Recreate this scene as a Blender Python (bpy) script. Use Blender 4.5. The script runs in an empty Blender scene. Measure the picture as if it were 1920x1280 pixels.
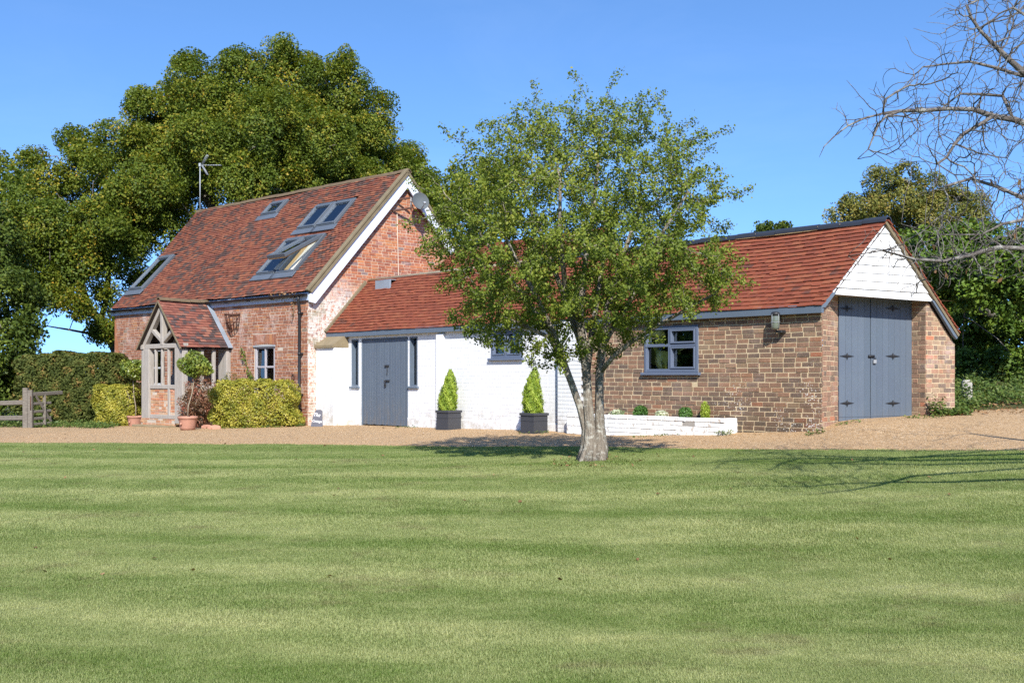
import bpy, bmesh, math, random
import numpy as np
from mathutils import Vector, Matrix

R = math.radians
rng = np.random.default_rng(7)
random.seed(7)
scene = bpy.context.scene
C = scene.collection

# ---------------------------------------------------------------- camera, world, sun, exposure
F, CX, HY, H = 2000.0, 960.0, 709.0, 1.15        # focal length in photo pixels, principal column, horizon row, eye height
cam_d = bpy.data.cameras.new('camera')
cam = bpy.data.objects.new('camera', cam_d)
C.objects.link(cam)
cam.location = (0, 0, H)
cam.rotation_euler = (R(90), 0, 0)
cam_d.sensor_width = 36.0
cam_d.lens = F / 1920 * 36
cam_d.shift_y = (HY - 640) / 1920
cam_d.clip_end = 6000
scene.camera = cam

SUN_EL = R(38.0)
SUN_AZ = math.atan2(0.14, -1.0)                  # compass direction of the sun, clockwise from +Y: behind the camera
world = bpy.data.worlds.new('World')
scene.world = world
world.use_nodes = True
wn = world.node_tree
for n in list(wn.nodes):
    wn.nodes.remove(n)
sky = wn.nodes.new('ShaderNodeTexSky')
sky.sky_type = 'NISHITA'
sky.sun_disc = False
sky.sun_elevation = SUN_EL
sky.sun_rotation = SUN_AZ
sky.altitude = 0
sky.air_density = 1.0
sky.dust_density = 0.15
sky.ozone_density = 6.5
bg = wn.nodes.new('ShaderNodeBackground')
bg.inputs[1].default_value = 0.15
wo = wn.nodes.new('ShaderNodeOutputWorld')
tc = wn.nodes.new('ShaderNodeTexCoord')            # the low haze band of this clear day is thin: read the sky a little higher up
vm1 = wn.nodes.new('ShaderNodeVectorMath'); vm1.operation = 'MULTIPLY'; vm1.inputs[1].default_value = (1, 1, 1.15)
vm2 = wn.nodes.new('ShaderNodeVectorMath'); vm2.operation = 'ADD'; vm2.inputs[1].default_value = (0, 0, .17)
hsv = wn.nodes.new('ShaderNodeHueSaturation'); hsv.inputs['Saturation'].default_value = 1.06
wn.links.new(tc.outputs['Generated'], vm1.inputs[0]); wn.links.new(vm1.outputs[0], vm2.inputs[0]); wn.links.new(vm2.outputs[0], sky.inputs[0])
wn.links.new(sky.outputs[0], hsv.inputs['Color']); cmap = wn.nodes.new('ShaderNodeMapping'); cmap.inputs[3].default_value = (1.2, 1.2, 5.0); cmap.inputs[2].default_value = (0, .25, 0)
cn = wn.nodes.new('ShaderNodeTexNoise'); cn.inputs['Scale'].default_value = 1.7; cn.inputs['Detail'].default_value = 7; cn.inputs['Roughness'].default_value = .62; cn.inputs['Distortion'].default_value = .8
cr = wn.nodes.new('ShaderNodeMapRange'); cr.inputs[1].default_value = .48; cr.inputs[2].default_value = .80; cr.inputs[3].default_value = 0; cr.inputs[4].default_value = .035
cm_ = wn.nodes.new('ShaderNodeMix'); cm_.data_type = 'RGBA'; cm_.inputs[7].default_value = (5.5, 6.2, 7.2, 1)      # thin high cirrus
wn.links.new(tc.outputs['Generated'], cmap.inputs[0]); wn.links.new(cmap.outputs[0], cn.inputs['Vector']); wn.links.new(cn.outputs[0], cr.inputs[0])
wn.links.new(cr.outputs[0], cm_.inputs[0]); wn.links.new(hsv.outputs[0], cm_.inputs[6]); wn.links.new(cm_.outputs[2], bg.inputs[0])
wn.links.new(bg.outputs[0], wo.inputs[0])

sun_d = bpy.data.lights.new('sun', 'SUN')
sun_d.energy = 4.1
sun_d.angle = R(0.55)
sun_d.color = (1.0, 0.955, 0.88)
sun = bpy.data.objects.new('sun', sun_d)
C.objects.link(sun)
to_sun = Vector((math.sin(SUN_AZ) * math.cos(SUN_EL), math.cos(SUN_AZ) * math.cos(SUN_EL), math.sin(SUN_EL)))
sun.rotation_euler = to_sun.to_track_quat('Z', 'Y').to_euler()
sun.location = to_sun * 60

scene.render.engine = 'CYCLES'
scene.cycles.max_bounces = 8
scene.cycles.transparent_max_bounces = 12
scene.cycles.use_denoising = False
scene.view_settings.view_transform = 'Standard'
scene.view_settings.look = 'None'
scene.view_settings.exposure = 1.0
scene.view_settings.gamma = 1.0
scene.view_settings.use_curve_mapping = False


# ---------------------------------------------------------------- helpers: places
def P(px, py, Y):
    return Vector(((px - CX) / F * Y, Y, H - (py - HY) / F * Y))


EYE = Vector((0, 0, H))


class Fr:
    """A flat frame: origin, U (rightwards), V (upwards), N (outwards)."""
    def __init__(s, O, U, V):
        s.O = Vector(O)
        s.U = Vector(U).normalized()
        s.V = Vector(V).normalized()
        s.N = s.U.cross(s.V).normalized()

    def p(s, u, v, n=0.0):
        return s.O + s.U * u + s.V * v + s.N * n

    def off(s, n):
        return Fr(s.O + s.N * n, s.U, s.V)

    def pix(s, px, py):
        d = Vector(((px - CX) / F, 1.0, -(py - HY) / F))
        t = (s.O - EYE).dot(s.N) / d.dot(s.N)
        q = EYE + d * t - s.O
        return q.dot(s.U), q.dot(s.V)

    def mat(s, u, v, n=0.0):
        m = Matrix.Identity(4)
        for i in range(3):
            m[i][0] = s.U[i]; m[i][1] = s.V[i]; m[i][2] = s.N[i]
        o = s.p(u, v, n)
        m[0][3], m[1][3], m[2][3] = o
        return m


# ---------------------------------------------------------------- helpers: objects
def setp(o, label=None, cat=None, group=None, kind=None):
    if label: o['label'] = label
    if cat: o['category'] = cat
    if group: o['group'] = group
    if kind: o['kind'] = kind
    return o


def thing(name, loc, label, cat, group=None):
    o = bpy.data.objects.new(name, None)
    o.empty_display_size = 0.2
    o.location = loc
    C.objects.link(o)
    return setp(o, label, cat, group)


def attach(o, parent):
    """Child o keeps its world place (its vertices are in world units)."""
    o.parent = parent
    if parent.parent is None:
        o.matrix_parent_inverse = Matrix.Translation(-Vector(parent.location))
    return o


class MB:
    """Collects shapes for ONE mesh; every vertex carries a random number of its piece."""
    def __init__(s):
        s.v = []; s.f = []; s.r = []; s.sm = []

    def add(s, vs, fs, rnd=0.5, smooth=False):
        b = len(s.v)
        s.v.extend([tuple(q) for q in vs])
        s.f.extend([tuple(b + i for i in f) for f in fs])
        s.sm.extend([smooth] * len(fs))
        s.r.extend([rnd] * len(vs))

    def box(s, fr, u0, u1, v0, v1, n0, n1, rnd=0.5, bev=0.0):
        if bev <= 0:
            vs = [fr.p(u, v, n) for n in (n0, n1) for v in (v0, v1) for u in (u0, u1)]
            s.add(vs, [(0, 2, 3, 1), (4, 5, 7, 6), (0, 1, 5, 4), (2, 6, 7, 3), (0, 4, 6, 2), (1, 3, 7, 5)], rnd)
        else:
            b = bev
            vs = []
            for n, i in ((n0, 0), (n1 - b, 0), (n1, b)):
                vs += [fr.p(u0 + i, v0 + i, n), fr.p(u1 - i, v0 + i, n), fr.p(u1 - i, v1 - i, n), fr.p(u0 + i, v1 - i, n)]
            fs = [(3, 2, 1, 0), (8, 9, 10, 11)]
            for k in (0, 4):
                for i in range(4):
                    j = (i + 1) % 4
                    fs.append((k + i, k + j, k + 4 + j, k + 4 + i))
            s.add(vs, fs, rnd)

    def prism(s, fr, pts, n0, n1, rnd=0.5, bev=0.0):
        """Polygon pts (u,v) counter-clockwise seen from outside, from n0 to n1."""
        k = len(pts)
        vs = [fr.p(u, v, n0) for u, v in pts]
        if bev > 0:
            cu = sum(p[0] for p in pts) / k; cv = sum(p[1] for p in pts) / k
            ins = []
            for u, v in pts:
                du, dv = cu - u, cv - v
                L = math.hypot(du, dv) or 1
                q = min(bev * 1.4, L * .4) / L
                ins.append((u + du * q, v + dv * q))
            vs += [fr.p(u, v, n1 - bev) for u, v in pts] + [fr.p(u, v, n1) for u, v in ins]
            rings = 3
        else:
            vs += [fr.p(u, v, n1) for u, v in pts]
            rings = 2
        fs = [tuple(range((rings - 1) * k, rings * k)), tuple(reversed(range(k)))]
        for g in range(rings - 1):
            for i in range(k):
                j = (i + 1) % k
                fs.append((g * k + i, g * k + j, (g + 1) * k + j, (g + 1) * k + i))
        s.add(vs, fs, rnd)

    def beam(s, a, b, w, h, up=(0, 0, 1), rnd=0.5, bev=0.008):
        """Square timber from a to b, w wide and h high."""
        a, b = Vector(a), Vector(b)
        d = (b - a); L = d.length; d.normalize()
        side = d.cross(Vector(up))
        if side.length < 1e-4:
            side = d.cross(Vector((1, 0, 0)))
        side.normalize()
        upv = side.cross(d).normalized()
        e = bev
        ring = [(-w/2+e, -h/2), (w/2-e, -h/2), (w/2, -h/2+e), (w/2, h/2-e), (w/2-e, h/2), (-w/2+e, h/2), (-w/2, h/2-e), (-w/2, -h/2+e)]
        vs = [c + side * x + upv * y for c in (a, b) for x, y in ring]
        fs = [tuple(reversed(range(8))), tuple(range(8, 16))] + [(i, (i+1) % 8, 8 + (i+1) % 8, 8 + i) for i in range(8)]
        s.add(vs, fs, rnd)

    def tube(s, pts, rad, n=8, rnd=0.5, smooth=True, cap=True):
        pts = [Vector(p) for p in pts]
        k = len(pts)
        if not hasattr(rad, '__len__'):
            rad = [rad] * k
        vs = []; ref = None
        for i in range(k):
            d = (pts[min(i+1, k-1)] - pts[max(i-1, 0)])
            if d.length < 1e-9: d = Vector((0, 0, 1))
            d.normalize()
            if ref is None:
                ref = Vector((0, 0, 1)) if abs(d.z) < .9 else Vector((1, 0, 0))
            x = ref - d * ref.dot(d)
            if x.length < 1e-4:
                x = d.orthogonal()
            x.normalize(); ref = x
            y = d.cross(x)
            for j in range(n):
                a = 2 * math.pi * j / n
                vs.append(pts[i] + (x * math.cos(a) + y * math.sin(a)) * rad[i])
        fs = []
        for i in range(k-1):
            for j in range(n):
                jj = (j+1) % n
                fs.append((i*n+j, i*n+jj, (i+1)*n+jj, (i+1)*n+j))
        if cap:
            fs += [tuple(reversed(range(n))), tuple(range((k-1)*n, k*n))]
        s.add(vs, fs, rnd, smooth)

    def lathe(s, c, prof, n=24, rnd=0.5, sq=None, rot=0.0):
        """prof: (radius, z) list around the vertical through c."""
        c = Vector(c); vs = []; fs = []
        for r, z in prof:
            for j in range(n):
                a = 2*math.pi*j/n + rot
                vs.append(c + Vector((r*math.cos(a), r*math.sin(a), z)))
        for i in range(len(prof)-1):
            for j in range(n):
                jj = (j+1) % n
                fs.append((i*n+j, i*n+jj, (i+1)*n+jj, (i+1)*n+j))
        fs.append(tuple(reversed(range(n))))
        fs.append(tuple(range((len(prof)-1)*n, len(prof)*n)))
        s.add(vs, fs, rnd, n > 8)

    def build(s, name, mat, parent=None, kind=None, label=None, cat=None, group=None):
        me = bpy.data.meshes.new(name)
        me.from_pydata(s.v, [], s.f)
        if s.v:
            a = me.attributes.new('rnd', 'FLOAT', 'POINT')
            a.data.foreach_set('value', np.array(s.r, dtype=np.float32))
            me.polygons.foreach_set('use_smooth', s.sm)
        me.materials.append(mat)
        me.update()
        o = bpy.data.objects.new(name, me)
        C.objects.link(o)
        if parent is not None:
            attach(o, parent)
        return setp(o, label, cat, group, kind)


def np_mesh(name, V, nper, mat, rnd=None, parent=None, kind=None, label=None, cat=None, group=None, smooth=False):
    """Mesh of many equal polygons with nper corners each; V is (N*nper,3)."""
    V = np.ascontiguousarray(V, dtype=np.float32)
    nf = len(V) // nper
    me = bpy.data.meshes.new(name)
    me.vertices.add(len(V)); me.loops.add(len(V)); me.polygons.add(nf)
    me.vertices.foreach_set('co', V.ravel())
    me.loops.foreach_set('vertex_index', np.arange(len(V), dtype=np.int32))
    me.polygons.foreach_set('loop_start', np.arange(nf, dtype=np.int32) * nper)
    me.update(calc_edges=True)
    if rnd is not None:
        a = me.attributes.new('rnd', 'FLOAT', 'POINT')
        a.data.foreach_set('value', np.ascontiguousarray(np.repeat(rnd, nper), dtype=np.float32))
    me.materials.append(mat)
    o = bpy.data.objects.new(name, me)
    C.objects.link(o)
    if parent is not None:
        attach(o, parent)
    return setp(o, label, cat, group, kind)


# ---------------------------------------------------------------- materials
class NT:
    def __init__(s, name):
        s.m = bpy.data.materials.new(name)
        s.m.use_nodes = True
        s.t = s.m.node_tree
        for n in list(s.t.nodes):
            s.t.nodes.remove(n)
        s.out = s.t.nodes.new('ShaderNodeOutputMaterial')
        s._pos = None

    def n(s, typ, ins=None, **props):
        nd = s.t.nodes.new('ShaderNode' + typ)
        for k, v in props.items():
            setattr(nd, k, v)
        for k, v in (ins or {}).items():
            sock = nd.inputs[k]
            if isinstance(v, bpy.types.NodeSocket):
                s.t.links.new(v, sock)
            else:
                sock.default_value = v
        return nd

    def pos(s):
        if s._pos is None:
            s._pos = s.n('NewGeometry').outputs['Position']
        return s._pos

    def map(s, scale=(1, 1, 1), rot=(0, 0, 0), vec=None):
        return s.n('Mapping', {0: vec or s.pos(), 2: rot, 3: scale}).outputs[0]

    def noise(s, scale, detail=3.0, vec=None, rough=0.55, out=0, dist=0.0):
        return s.n('TexNoise', {'Vector': vec or s.pos(), 'Scale': scale, 'Detail': detail, 'Roughness': rough, 'Distortion': dist}).outputs[out]

    def vor(s, scale, vec=None, feature='F1', out=0, rand=1.0):
        return s.n('TexVoronoi', {'Vector': vec or s.pos(), 'Scale': scale, 'Randomness': rand}, feature=feature).outputs[out]

    def rnd(s):
        a = s.n('Attribute', attribute_type='GEOMETRY', attribute_name='rnd').outputs['Fac']
        b = s.n('Attribute', attribute_type='OBJECT', attribute_name='rnd').outputs['Fac']
        return s.math('ADD', a, b)

    def math(s, op, a, b=0.0, c=None, clamp=False):
        nd = s.n('Math', {0: a, 1: b}, operation=op, use_clamp=clamp)
        if c is not None:
            if isinstance(c, bpy.types.NodeSocket): s.t.links.new(c, nd.inputs[2])
            else: nd.inputs[2].default_value = c
        return nd.outputs[0]

    def rng(s, v, a, b, c=0.0, d=1.0):
        return s.n('MapRange', {0: v, 1: a, 2: b, 3: c, 4: d}, clamp=True).outputs[0]

    def ramp(s, fac, stops, interp='LINEAR'):
        nd = s.n('ValToRGB', {0: fac})
        cr = nd.color_ramp
        cr.interpolation = interp
        while len(cr.elements) < len(stops):
            cr.elements.new(0.5)
        for e, (p, c) in zip(cr.elements, stops):
            e.position = p
            e.color = (c[0], c[1], c[2], 1)
        return nd.outputs[0]

    def mix(s, fac, a, b, blend='MIX'):
        nd = s.n('Mix', data_type='RGBA', blend_type=blend)
        for i, v in ((0, fac), (6, a), (7, b)):
            if isinstance(v, bpy.types.NodeSocket): s.t.links.new(v, nd.inputs[i])
            else: nd.inputs[i].default_value = v if i == 0 else (v[0], v[1], v[2], 1)
        return nd.outputs[2]

    def bump(s, h, strength=0.4, dist=0.01):
        return s.n('Bump', {'Height': h, 'Strength': strength, 'Distance': dist}).outputs[0]

    def pbr(s, color, rough=0.8, spec=0.3, normal=None, metal=0.0):
        b = s.n('BsdfPrincipled', {'Roughness': rough, 'Specular IOR Level': spec, 'Metallic': metal})
        if isinstance(color, bpy.types.NodeSocket): s.t.links.new(color, b.inputs['Base Color'])
        else: b.inputs['Base Color'].default_value = (color[0], color[1], color[2], 1)
        if normal is not None: s.t.links.new(normal, b.inputs['Normal'])
        s.t.links.new(b.outputs[0], s.out.inputs[0])
        return b

    def surf(s, sock):
        s.t.links.new(sock, s.out.inputs[0])


def m_brick(name, stops, dirt=0.25, chalk=0.25, white_z=None, lichen=False, bands=None):
    t = NT(name)
    r = t.rnd()
    col = t.ramp(r, stops)
    n1 = t.noise(9, 4)
    col = t.mix(t.rng(n1, .35, .7, 0, dirt), col, (.07, .055, .045))
    n2 = t.noise(38, 3)
    col = t.mix(t.rng(n2, .45, .75, 0, .45), col, t.mix(.55, col, (.55, .33, .22)))
    n3 = t.noise(1.7, 5, rough=.7)
    col = t.mix(t.rng(n3, .52, .72, 0, chalk), col, (.62, .52, .48))
    if white_z is not None:
        za, zb = white_z
        z = t.n('SeparateXYZ', {0: t.pos()}).outputs[2]
        nz = t.noise(1.3, 4)
        zz = t.math('ADD', z, t.math('MULTIPLY', t.math('SUBTRACT', nz, .5), .9))
        m = t.rng(zz, za, zb, 1, 0)
        flake = t.rng(t.noise(13, 6, rough=.72), .50, .58, 1, .12)
        m = t.math('MULTIPLY', m, flake)
        m = t.math('MULTIPLY', m, t.rng(z, 1.2, 2.3, .75, 1))
        col = t.mix(m, col, (.58, .54, .50))
        moss = t.math('MULTIPLY', t.rng(t.noise(2.3, 5), .53, .66, 0, .7), t.rng(z, za + .1, zb + .25, 1, 0))
        col = t.mix(moss, col, (.2, .18, .1))
    if lichen:
        X = t.n('SeparateXYZ', {0: t.pos()})
        x, z = X.outputs[0], X.outputs[2]
        dark = t.math('MULTIPLY', t.rng(x, 2.7, 3.7, 0, 1), t.rng(z, .95, .25, 0, 1))
        dark = t.math('MULTIPLY', dark, t.rng(t.noise(2.5, 4), .28, .5, .35, 1))
        dark = t.math('MULTIPLY', dark, t.rng(x, 4.6, 4.85, 1, .2))
        col = t.mix(t.math('MULTIPLY', dark, .72), col, (.06, .055, .04))
        spots = t.vor(30, rand=1)
        sel = t.noise(1.9, 3)
        area = t.math('MULTIPLY', t.rng(x, 2.5, 3.6, 0, 1), t.rng(z, 1.7, .7, 0, 1))
        thr = t.math('MULTIPLY', t.rng(sel, .40, .70, .02, .33), t.math('ADD', t.math('MULTIPLY', area, 1.15), .16))
        thr = t.math('ADD', thr, t.math('MULTIPLY', t.math('SUBTRACT', t.noise(60, 2), .5), .16))
        sp = t.rng(t.math('SUBTRACT', spots, thr), -.03, .03, 1, 0)
        col = t.mix(t.math('MULTIPLY', sp, .72), col, (.66, .64, .6))
    h = t.math('ADD', t.noise(70, 4), t.math('MULTIPLY', n1, .6))
    t.pbr(col, .92, .15, t.bump(h, .55, .006))
    return t.m


def m_mortar(name, c, white_z=None):
    t = NT(name)
    col = t.mix(t.rng(t.noise(5, 5), .35, .7, 0, .5), c, (c[0]*.6, c[1]*.58, c[2]*.55))
    if white_z is not None:
        z = t.n('SeparateXYZ', {0: t.pos()}).outputs[2]
        col = t.mix(t.rng(z, white_z[0], white_z[1], .8, 0), col, (.68, .63, .56))
    t.pbr(col, .95, .1, t.bump(t.noise(120, 3), .5, .004))
    return t.m


def m_tile(name, reds, darks, thr, lich=.0):
    t = NT(name)
    r = t.rnd()
    r2 = t.math('FRACT', t.math('MULTIPLY', r, 7.31))
    patch = t.noise(.85, 3, rough=.6)
    patch2 = t.noise(2.6, 2)
    s = t.math('ADD', t.math('ADD', t.math('MULTIPLY', patch, .85), t.math('MULTIPLY', patch2, .45)), t.math('MULTIPLY', r2, .34))
    isdark = t.rng(s, thr, thr + .06, 0, 1)
    col = t.mix(isdark, t.ramp(r, reds), t.ramp(r, darks))
    n = t.noise(30, 4)
    col = t.mix(t.rng(n, .4, .75, 0, .35), col, (.10, .075, .06))
    if lich:
        sp = t.vor(22)
        col = t.mix(t.math('MULTIPLY', t.rng(sp, .10, .2, 1, 0), t.rng(t.noise(3, 3), .5, .64, 0, lich)), col, (.42, .36, .26))
    t.pbr(col, .88, .2, t.bump(t.noise(90, 3), .4, .004))
    return t.m


def m_paint(name, c, rough=.55, var=.12, grain=None, spec=.35, wear=0.0):
    t = NT(name)
    n = t.noise(3.5, 5)
    col = t.mix(t.rng(n, .3, .75, 0, 1), c, tuple(q * (1 - var) for q in c))
    v = t.map(grain or (1, 1, 1))
    g = t.noise(30, 4, vec=v)
    if wear:
        col = t.mix(t.rng(t.noise(55, 4, vec=v), .66, .74, 0, wear), col, (.5, .5, .48))
    t.pbr(col, rough, spec, t.bump(g, .25, .004))
    return t.m


def m_wood(name, c1, c2, axis=(6, 6, .5)):
    t = NT(name)
    v = t.map(axis)
    g = t.noise(6, 6, vec=v, rough=.65)
    col = t.mix(t.rng(g, .3, .7), c1, c2)
    col = t.mix(t.rng(t.noise(18, 4, vec=v), .58, .7, 0, .6), col, tuple(q * .45 for q in c2))
    t.pbr(col, .9, .15, t.bump(g, .5, .008))
    return t.m


def m_leaf(name, stops, trans=.3, gloss=.35, rough=.5):
    t = NT(name)
    r = t.rnd()
    col = t.ramp(r, stops)
    col = t.mix(t.rng(t.noise(60, 2), .3, .7, 0, .3), col, t.mix(1, col, (.6, .6, .5), 'MULTIPLY'))
    b = t.n('BsdfPrincipled', {'Base Color': col, 'Roughness': rough, 'Specular IOR Level': gloss})
    tr = t.n('BsdfTranslucent', {'Color': t.mix(1, col, (1.5, 1.45, .6), 'MULTIPLY')})
    mx = t.n('MixShader', {0: trans, 1: b.outputs[0], 2: tr.outputs[0]})
    t.surf(mx.outputs[0])
    return t.m


def m_bark(name, c1, c2, lich=(.45, .46, .38), la=.5, stretch=(9, 9, 2)):
    t = NT(name)
    v = t.map(stretch)
    n = t.noise(4, 6, vec=v, rough=.7, dist=.6)
    col = t.mix(t.rng(n, .3, .7), c1, c2)
    l = t.math('MULTIPLY', t.rng(t.noise(14, 5, rough=.7), .5, .62, 0, la), t.rng(t.noise(3, 3), .35, .6, .2, 1))
    col = t.mix(l, col, lich)
    t.pbr(col, .95, .1, t.bump(n, .9, .03))
    return t.m


def m_glass(name, tint=(.82, .86, .86), k=1.0):
    t = NT(name)
    fr = t.n('Fresnel', {'IOR': 1.55}).outputs[0]
    fac = t.math('MULTIPLY', fr, 1.9 * k, clamp=True)
    wav = t.bump(t.noise(1.6, 1), .06, .05)
    g = t.n('BsdfGlossy', {'Color': (.95, .97, 1, 1), 'Roughness': .012, 'Normal': wav})
    tr = t.n('BsdfTransparent', {'Color': (tint[0], tint[1], tint[2], 1)})
    mx = t.n('MixShader', {0: fac, 1: tr.outputs[0], 2: g.outputs[0]})
    t.surf(mx.outputs[0])
    return t.m


M = {}
M['brick_red'] = m_brick('red_brick', [(0, (0.227, 0.091, 0.059)), (.22, (0.286, 0.109, 0.061)), (.5, (0.333, 0.134, 0.072)), (.72, (0.313, 0.141, 0.088)), (.86, (0.380, 0.173, 0.078)), (.95, (0.296, 0.140, 0.090)), (1, (0.222, 0.167, 0.124))], .35, .55)
M['brick_gable'] = m_brick('orange_red_brick', [(0, (0.258, 0.084, 0.060)), (.25, (0.361, 0.118, 0.064)), (.55, (0.430, 0.155, 0.078)), (.8, (0.482, 0.193, 0.083)), (.93, (0.310, 0.143, 0.120)), (1, (0.224, 0.168, 0.166))], .25, .35, white_z=(3.0, 3.6))
M['brick_brown'] = m_brick('brown_brick', [(0, (0.125, 0.093, 0.075)), (.25, (0.163, 0.111, 0.081)), (.48, (0.211, 0.131, 0.090)), (.7, (0.254, 0.143, 0.093)), (.84, (0.282, 0.161, 0.102)), (.93, (0.254, 0.182, 0.114)), (1, (0.322, 0.125, 0.069))], .35, .12, lichen=True)
M['brick_pier'] = m_brick('tan_brick', [(0, (0.150, 0.117, 0.095)), (.25, (0.229, 0.153, 0.109)), (.5, (0.317, 0.189, 0.128)), (.75, (0.352, 0.198, 0.133)), (.92, (0.326, 0.243, 0.162)), (1, (0.440, 0.171, 0.095))], .3, .35)
M['brick_old'] = m_brick('mixed_old_brick', [(0, (.40, .15, .08)), (.3, (.48, .25, .13)), (.6, (.46, .30, .17)), (.8, (.52, .20, .10)), (1, (.52, .44, .34))], .3, .3)
t = NT('white_painted_brick')
_c = t.mix(t.rng(t.noise(2.1, 5), .45, .8, 0, .35), (.70, .71, .72), (.62, .61, .59))
_z = t.n('SeparateXYZ', {0: t.pos()}).outputs[2]
_c = t.mix(t.math('MULTIPLY', t.rng(_z, .65, .05, 0, .8), t.rng(t.noise(7, 5, rough=.7), .44, .66)), _c, (.36, .32, .25))
_c = t.mix(t.rng(t.noise(60, 3), .7, .76, 0, .35), _c, (.42, .38, .32))
t.pbr(_c, .6, .3, t.bump(t.noise(25, 4), .35, .006))
M['white_brick'] = t.m
t = NT('worn_white_brick')
_c = t.mix(t.rng(t.noise(10, 5, rough=.7), .56, .64, 0, .75), (.80, .80, .78), (.40, .33, .26))
t.pbr(_c, .65, .25, t.bump(t.noise(25, 4), .6, .008))
M['white_worn'] = t.m
M['white_joint'] = m_mortar('white_painted_joint', (.68, .68, .69))
M['worn_joint'] = m_mortar('weathered_joint', (.34, .32, .29))
M['mortar'] = m_mortar('pale_mortar', (.52, .45, .37))
M['mortar_gable'] = m_mortar('gable_mortar', (.60, .48, .36), white_z=(3.0, 3.5))
M['mortar_tan'] = m_mortar('sandy_mortar', (.58, .47, .31))
M['fillet'] = m_mortar('lichen_covered_mortar', (.19, .155, .10))
M['tile_cottage'] = m_tile('cottage_tile', [(0, (0.151, 0.050, 0.031)), (.4, (0.192, 0.061, 0.037)), (.75, (0.230, 0.078, 0.042)), (1, (0.258, 0.096, 0.051))], [(0, (0.066, 0.037, 0.033)), (.6, (0.086, 0.054, 0.044)), (1, (0.114, 0.065, 0.051))], .862, lich=.55)
M['tile_low'] = m_tile('outbuilding_tile', [(0, (0.168, 0.044, 0.024)), (.4, (0.208, 0.054, 0.028)), (.75, (0.230, 0.063, 0.031)), (1, (0.245, 0.078, 0.038))], [(0, (0.098, 0.039, 0.028)), (1, (0.134, 0.048, 0.031))], 1.0, lich=.12)
M['tile_porch'] = m_tile('porch_tile', [(0, (0.155, 0.054, 0.041)), (.4, (0.205, 0.072, 0.051)), (.75, (0.248, 0.090, 0.061)), (1, (0.260, 0.126, 0.088))], [(0, (0.046, 0.036, 0.037)), (1, (0.105, 0.066, 0.061))], .86, lich=.4)
M['under'] = m_paint('roof_underlay', (.05, .035, .03), .9)
M['ridge_brown'] = m_mortar('lichened_ridge_tile', (.15, .11, .07))
M['ridge_dark'] = m_paint('dark_blue_ridge_tile', (.030, .033, .04), .35, .2)
t = NT('blue_grey_door_paint')
_v = t.map((7, 7, .6)); _r = t.rnd()
_c = t.mix(_r, (.086, .112, .146), (.104, .132, .170))
_c = t.mix(t.rng(t.noise(2.4, 5), .35, .75, 0, .5), _c, (.085, .105, .145))
_c = t.mix(t.rng(t.noise(34, 5, vec=_v), .62, .72, 0, .45), _c, (.30, .33, .36))
_z = t.n('SeparateXYZ', {0: t.pos()}).outputs[2]
_c = t.mix(t.math('MULTIPLY', t.rng(_z, .75, .1, 0, .6), t.rng(t.noise(6, 5, vec=t.map((2, 2, .5))), .42, .68)), _c, (.16, .14, .115))
t.pbr(_c, .55, .3, t.bump(t.noise(26, 4, vec=_v), .35, .005))
M['blue'] = t.m
M['blue_trim'] = m_paint('blue_grey_trim_paint', (.108, .140, .182), .5, .1)
M['paleblue'] = m_paint('pale_blue_paint', (.42, .49, .62), .5, .08)
M['bargewhite'] = m_paint('white_gloss_paint', (.66, .70, .78), .45, .05)
M['boardwhite'] = m_paint('white_board_paint', (.72, .72, .71), .5, .06, grain=(2, 2, 12))
M['frame_blue'] = m_paint('window_blue_paint', (.115, .143, .205), .4, .06)
M['frame_grey'] = m_paint('window_grey_paint', (.38, .355, .37), .45, .08)
M['white_frame'] = m_paint('white_window_paint', (.45, .46, .47), .4, .04)
M['skyframe'] = m_paint('grey_metal_skylight', (.085, .10, .12), .42, .1, spec=.4)
M['lead'] = m_paint('lead_flashing', (.24, .28, .33), .5, .25, spec=.4)
M['lead_dark'] = m_paint('dark_lead_apron', (.10, .12, .15), .5, .2, spec=.4)
M['black'] = m_paint('black_plastic', (.018, .018, .02), .4, .2)
M['iron'] = m_paint('black_iron', (.022, .022, .024), .5, .2)
M['rust'] = m_paint('rusted_iron', (.10, .045, .03), .85, .4)
M['planter'] = m_paint('dark_grey_planter', (.048, .050, .058), .55, .15)
M['slate'] = m_paint('slate', (.13, .13, .155), .7, .2)
M['chalk'] = m_paint('white_lettering', (.85, .85, .85), .8, .02)
M['terracotta'] = m_paint('terracotta', (.50, .255, .18), .85, .42)
M['metal'] = m_paint('galvanised_metal', (.30, .32, .34), .45, .15, spec=.5)
M['dish'] = m_paint('grey_dish', (.10, .112, .12), .75, .08, spec=.1)
M['cream'] = m_paint('cream_cable', (.58, .48, .38), .6, .1)
M['blind'] = m_paint('cream_blind', (.80, .72, .55), .7, .04)
M['pine'] = m_wood('pine_lining', (.60, .40, .18), (.50, .31, .13))
M['teal'] = m_paint('pale_teal_curtain', (.50, .66, .68), .8, .06)
M['plaster'] = m_paint('white_plaster', (.78, .79, .80), .7, .04)
M['painted_dark_room'] = m_paint('painted_dark_room', (.035, .035, .035), .9, .3)  # near-black colour stands in for the shade inside the rooms
M['oak'] = m_wood('weathered_oak', (.40, .37, .335), (.27, .245, .215))
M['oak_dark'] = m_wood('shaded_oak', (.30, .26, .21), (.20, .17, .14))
M['fence'] = m_wood('silvered_fence_wood', (.21, .19, .16), (.11, .095, .08), axis=(1.5, 6, 6))
M['stone'] = m_mortar('coping_stone', (.25, .20, .125))
M['concrete'] = m_mortar('concrete', (.42, .41, .38))
M['soil'] = m_mortar('soil', (.10, .07, .05))
M['glass'] = m_glass('window_glass')
M['glass_sky'] = m_glass('skylight_glass', (.84, .89, .93), .62)
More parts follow.
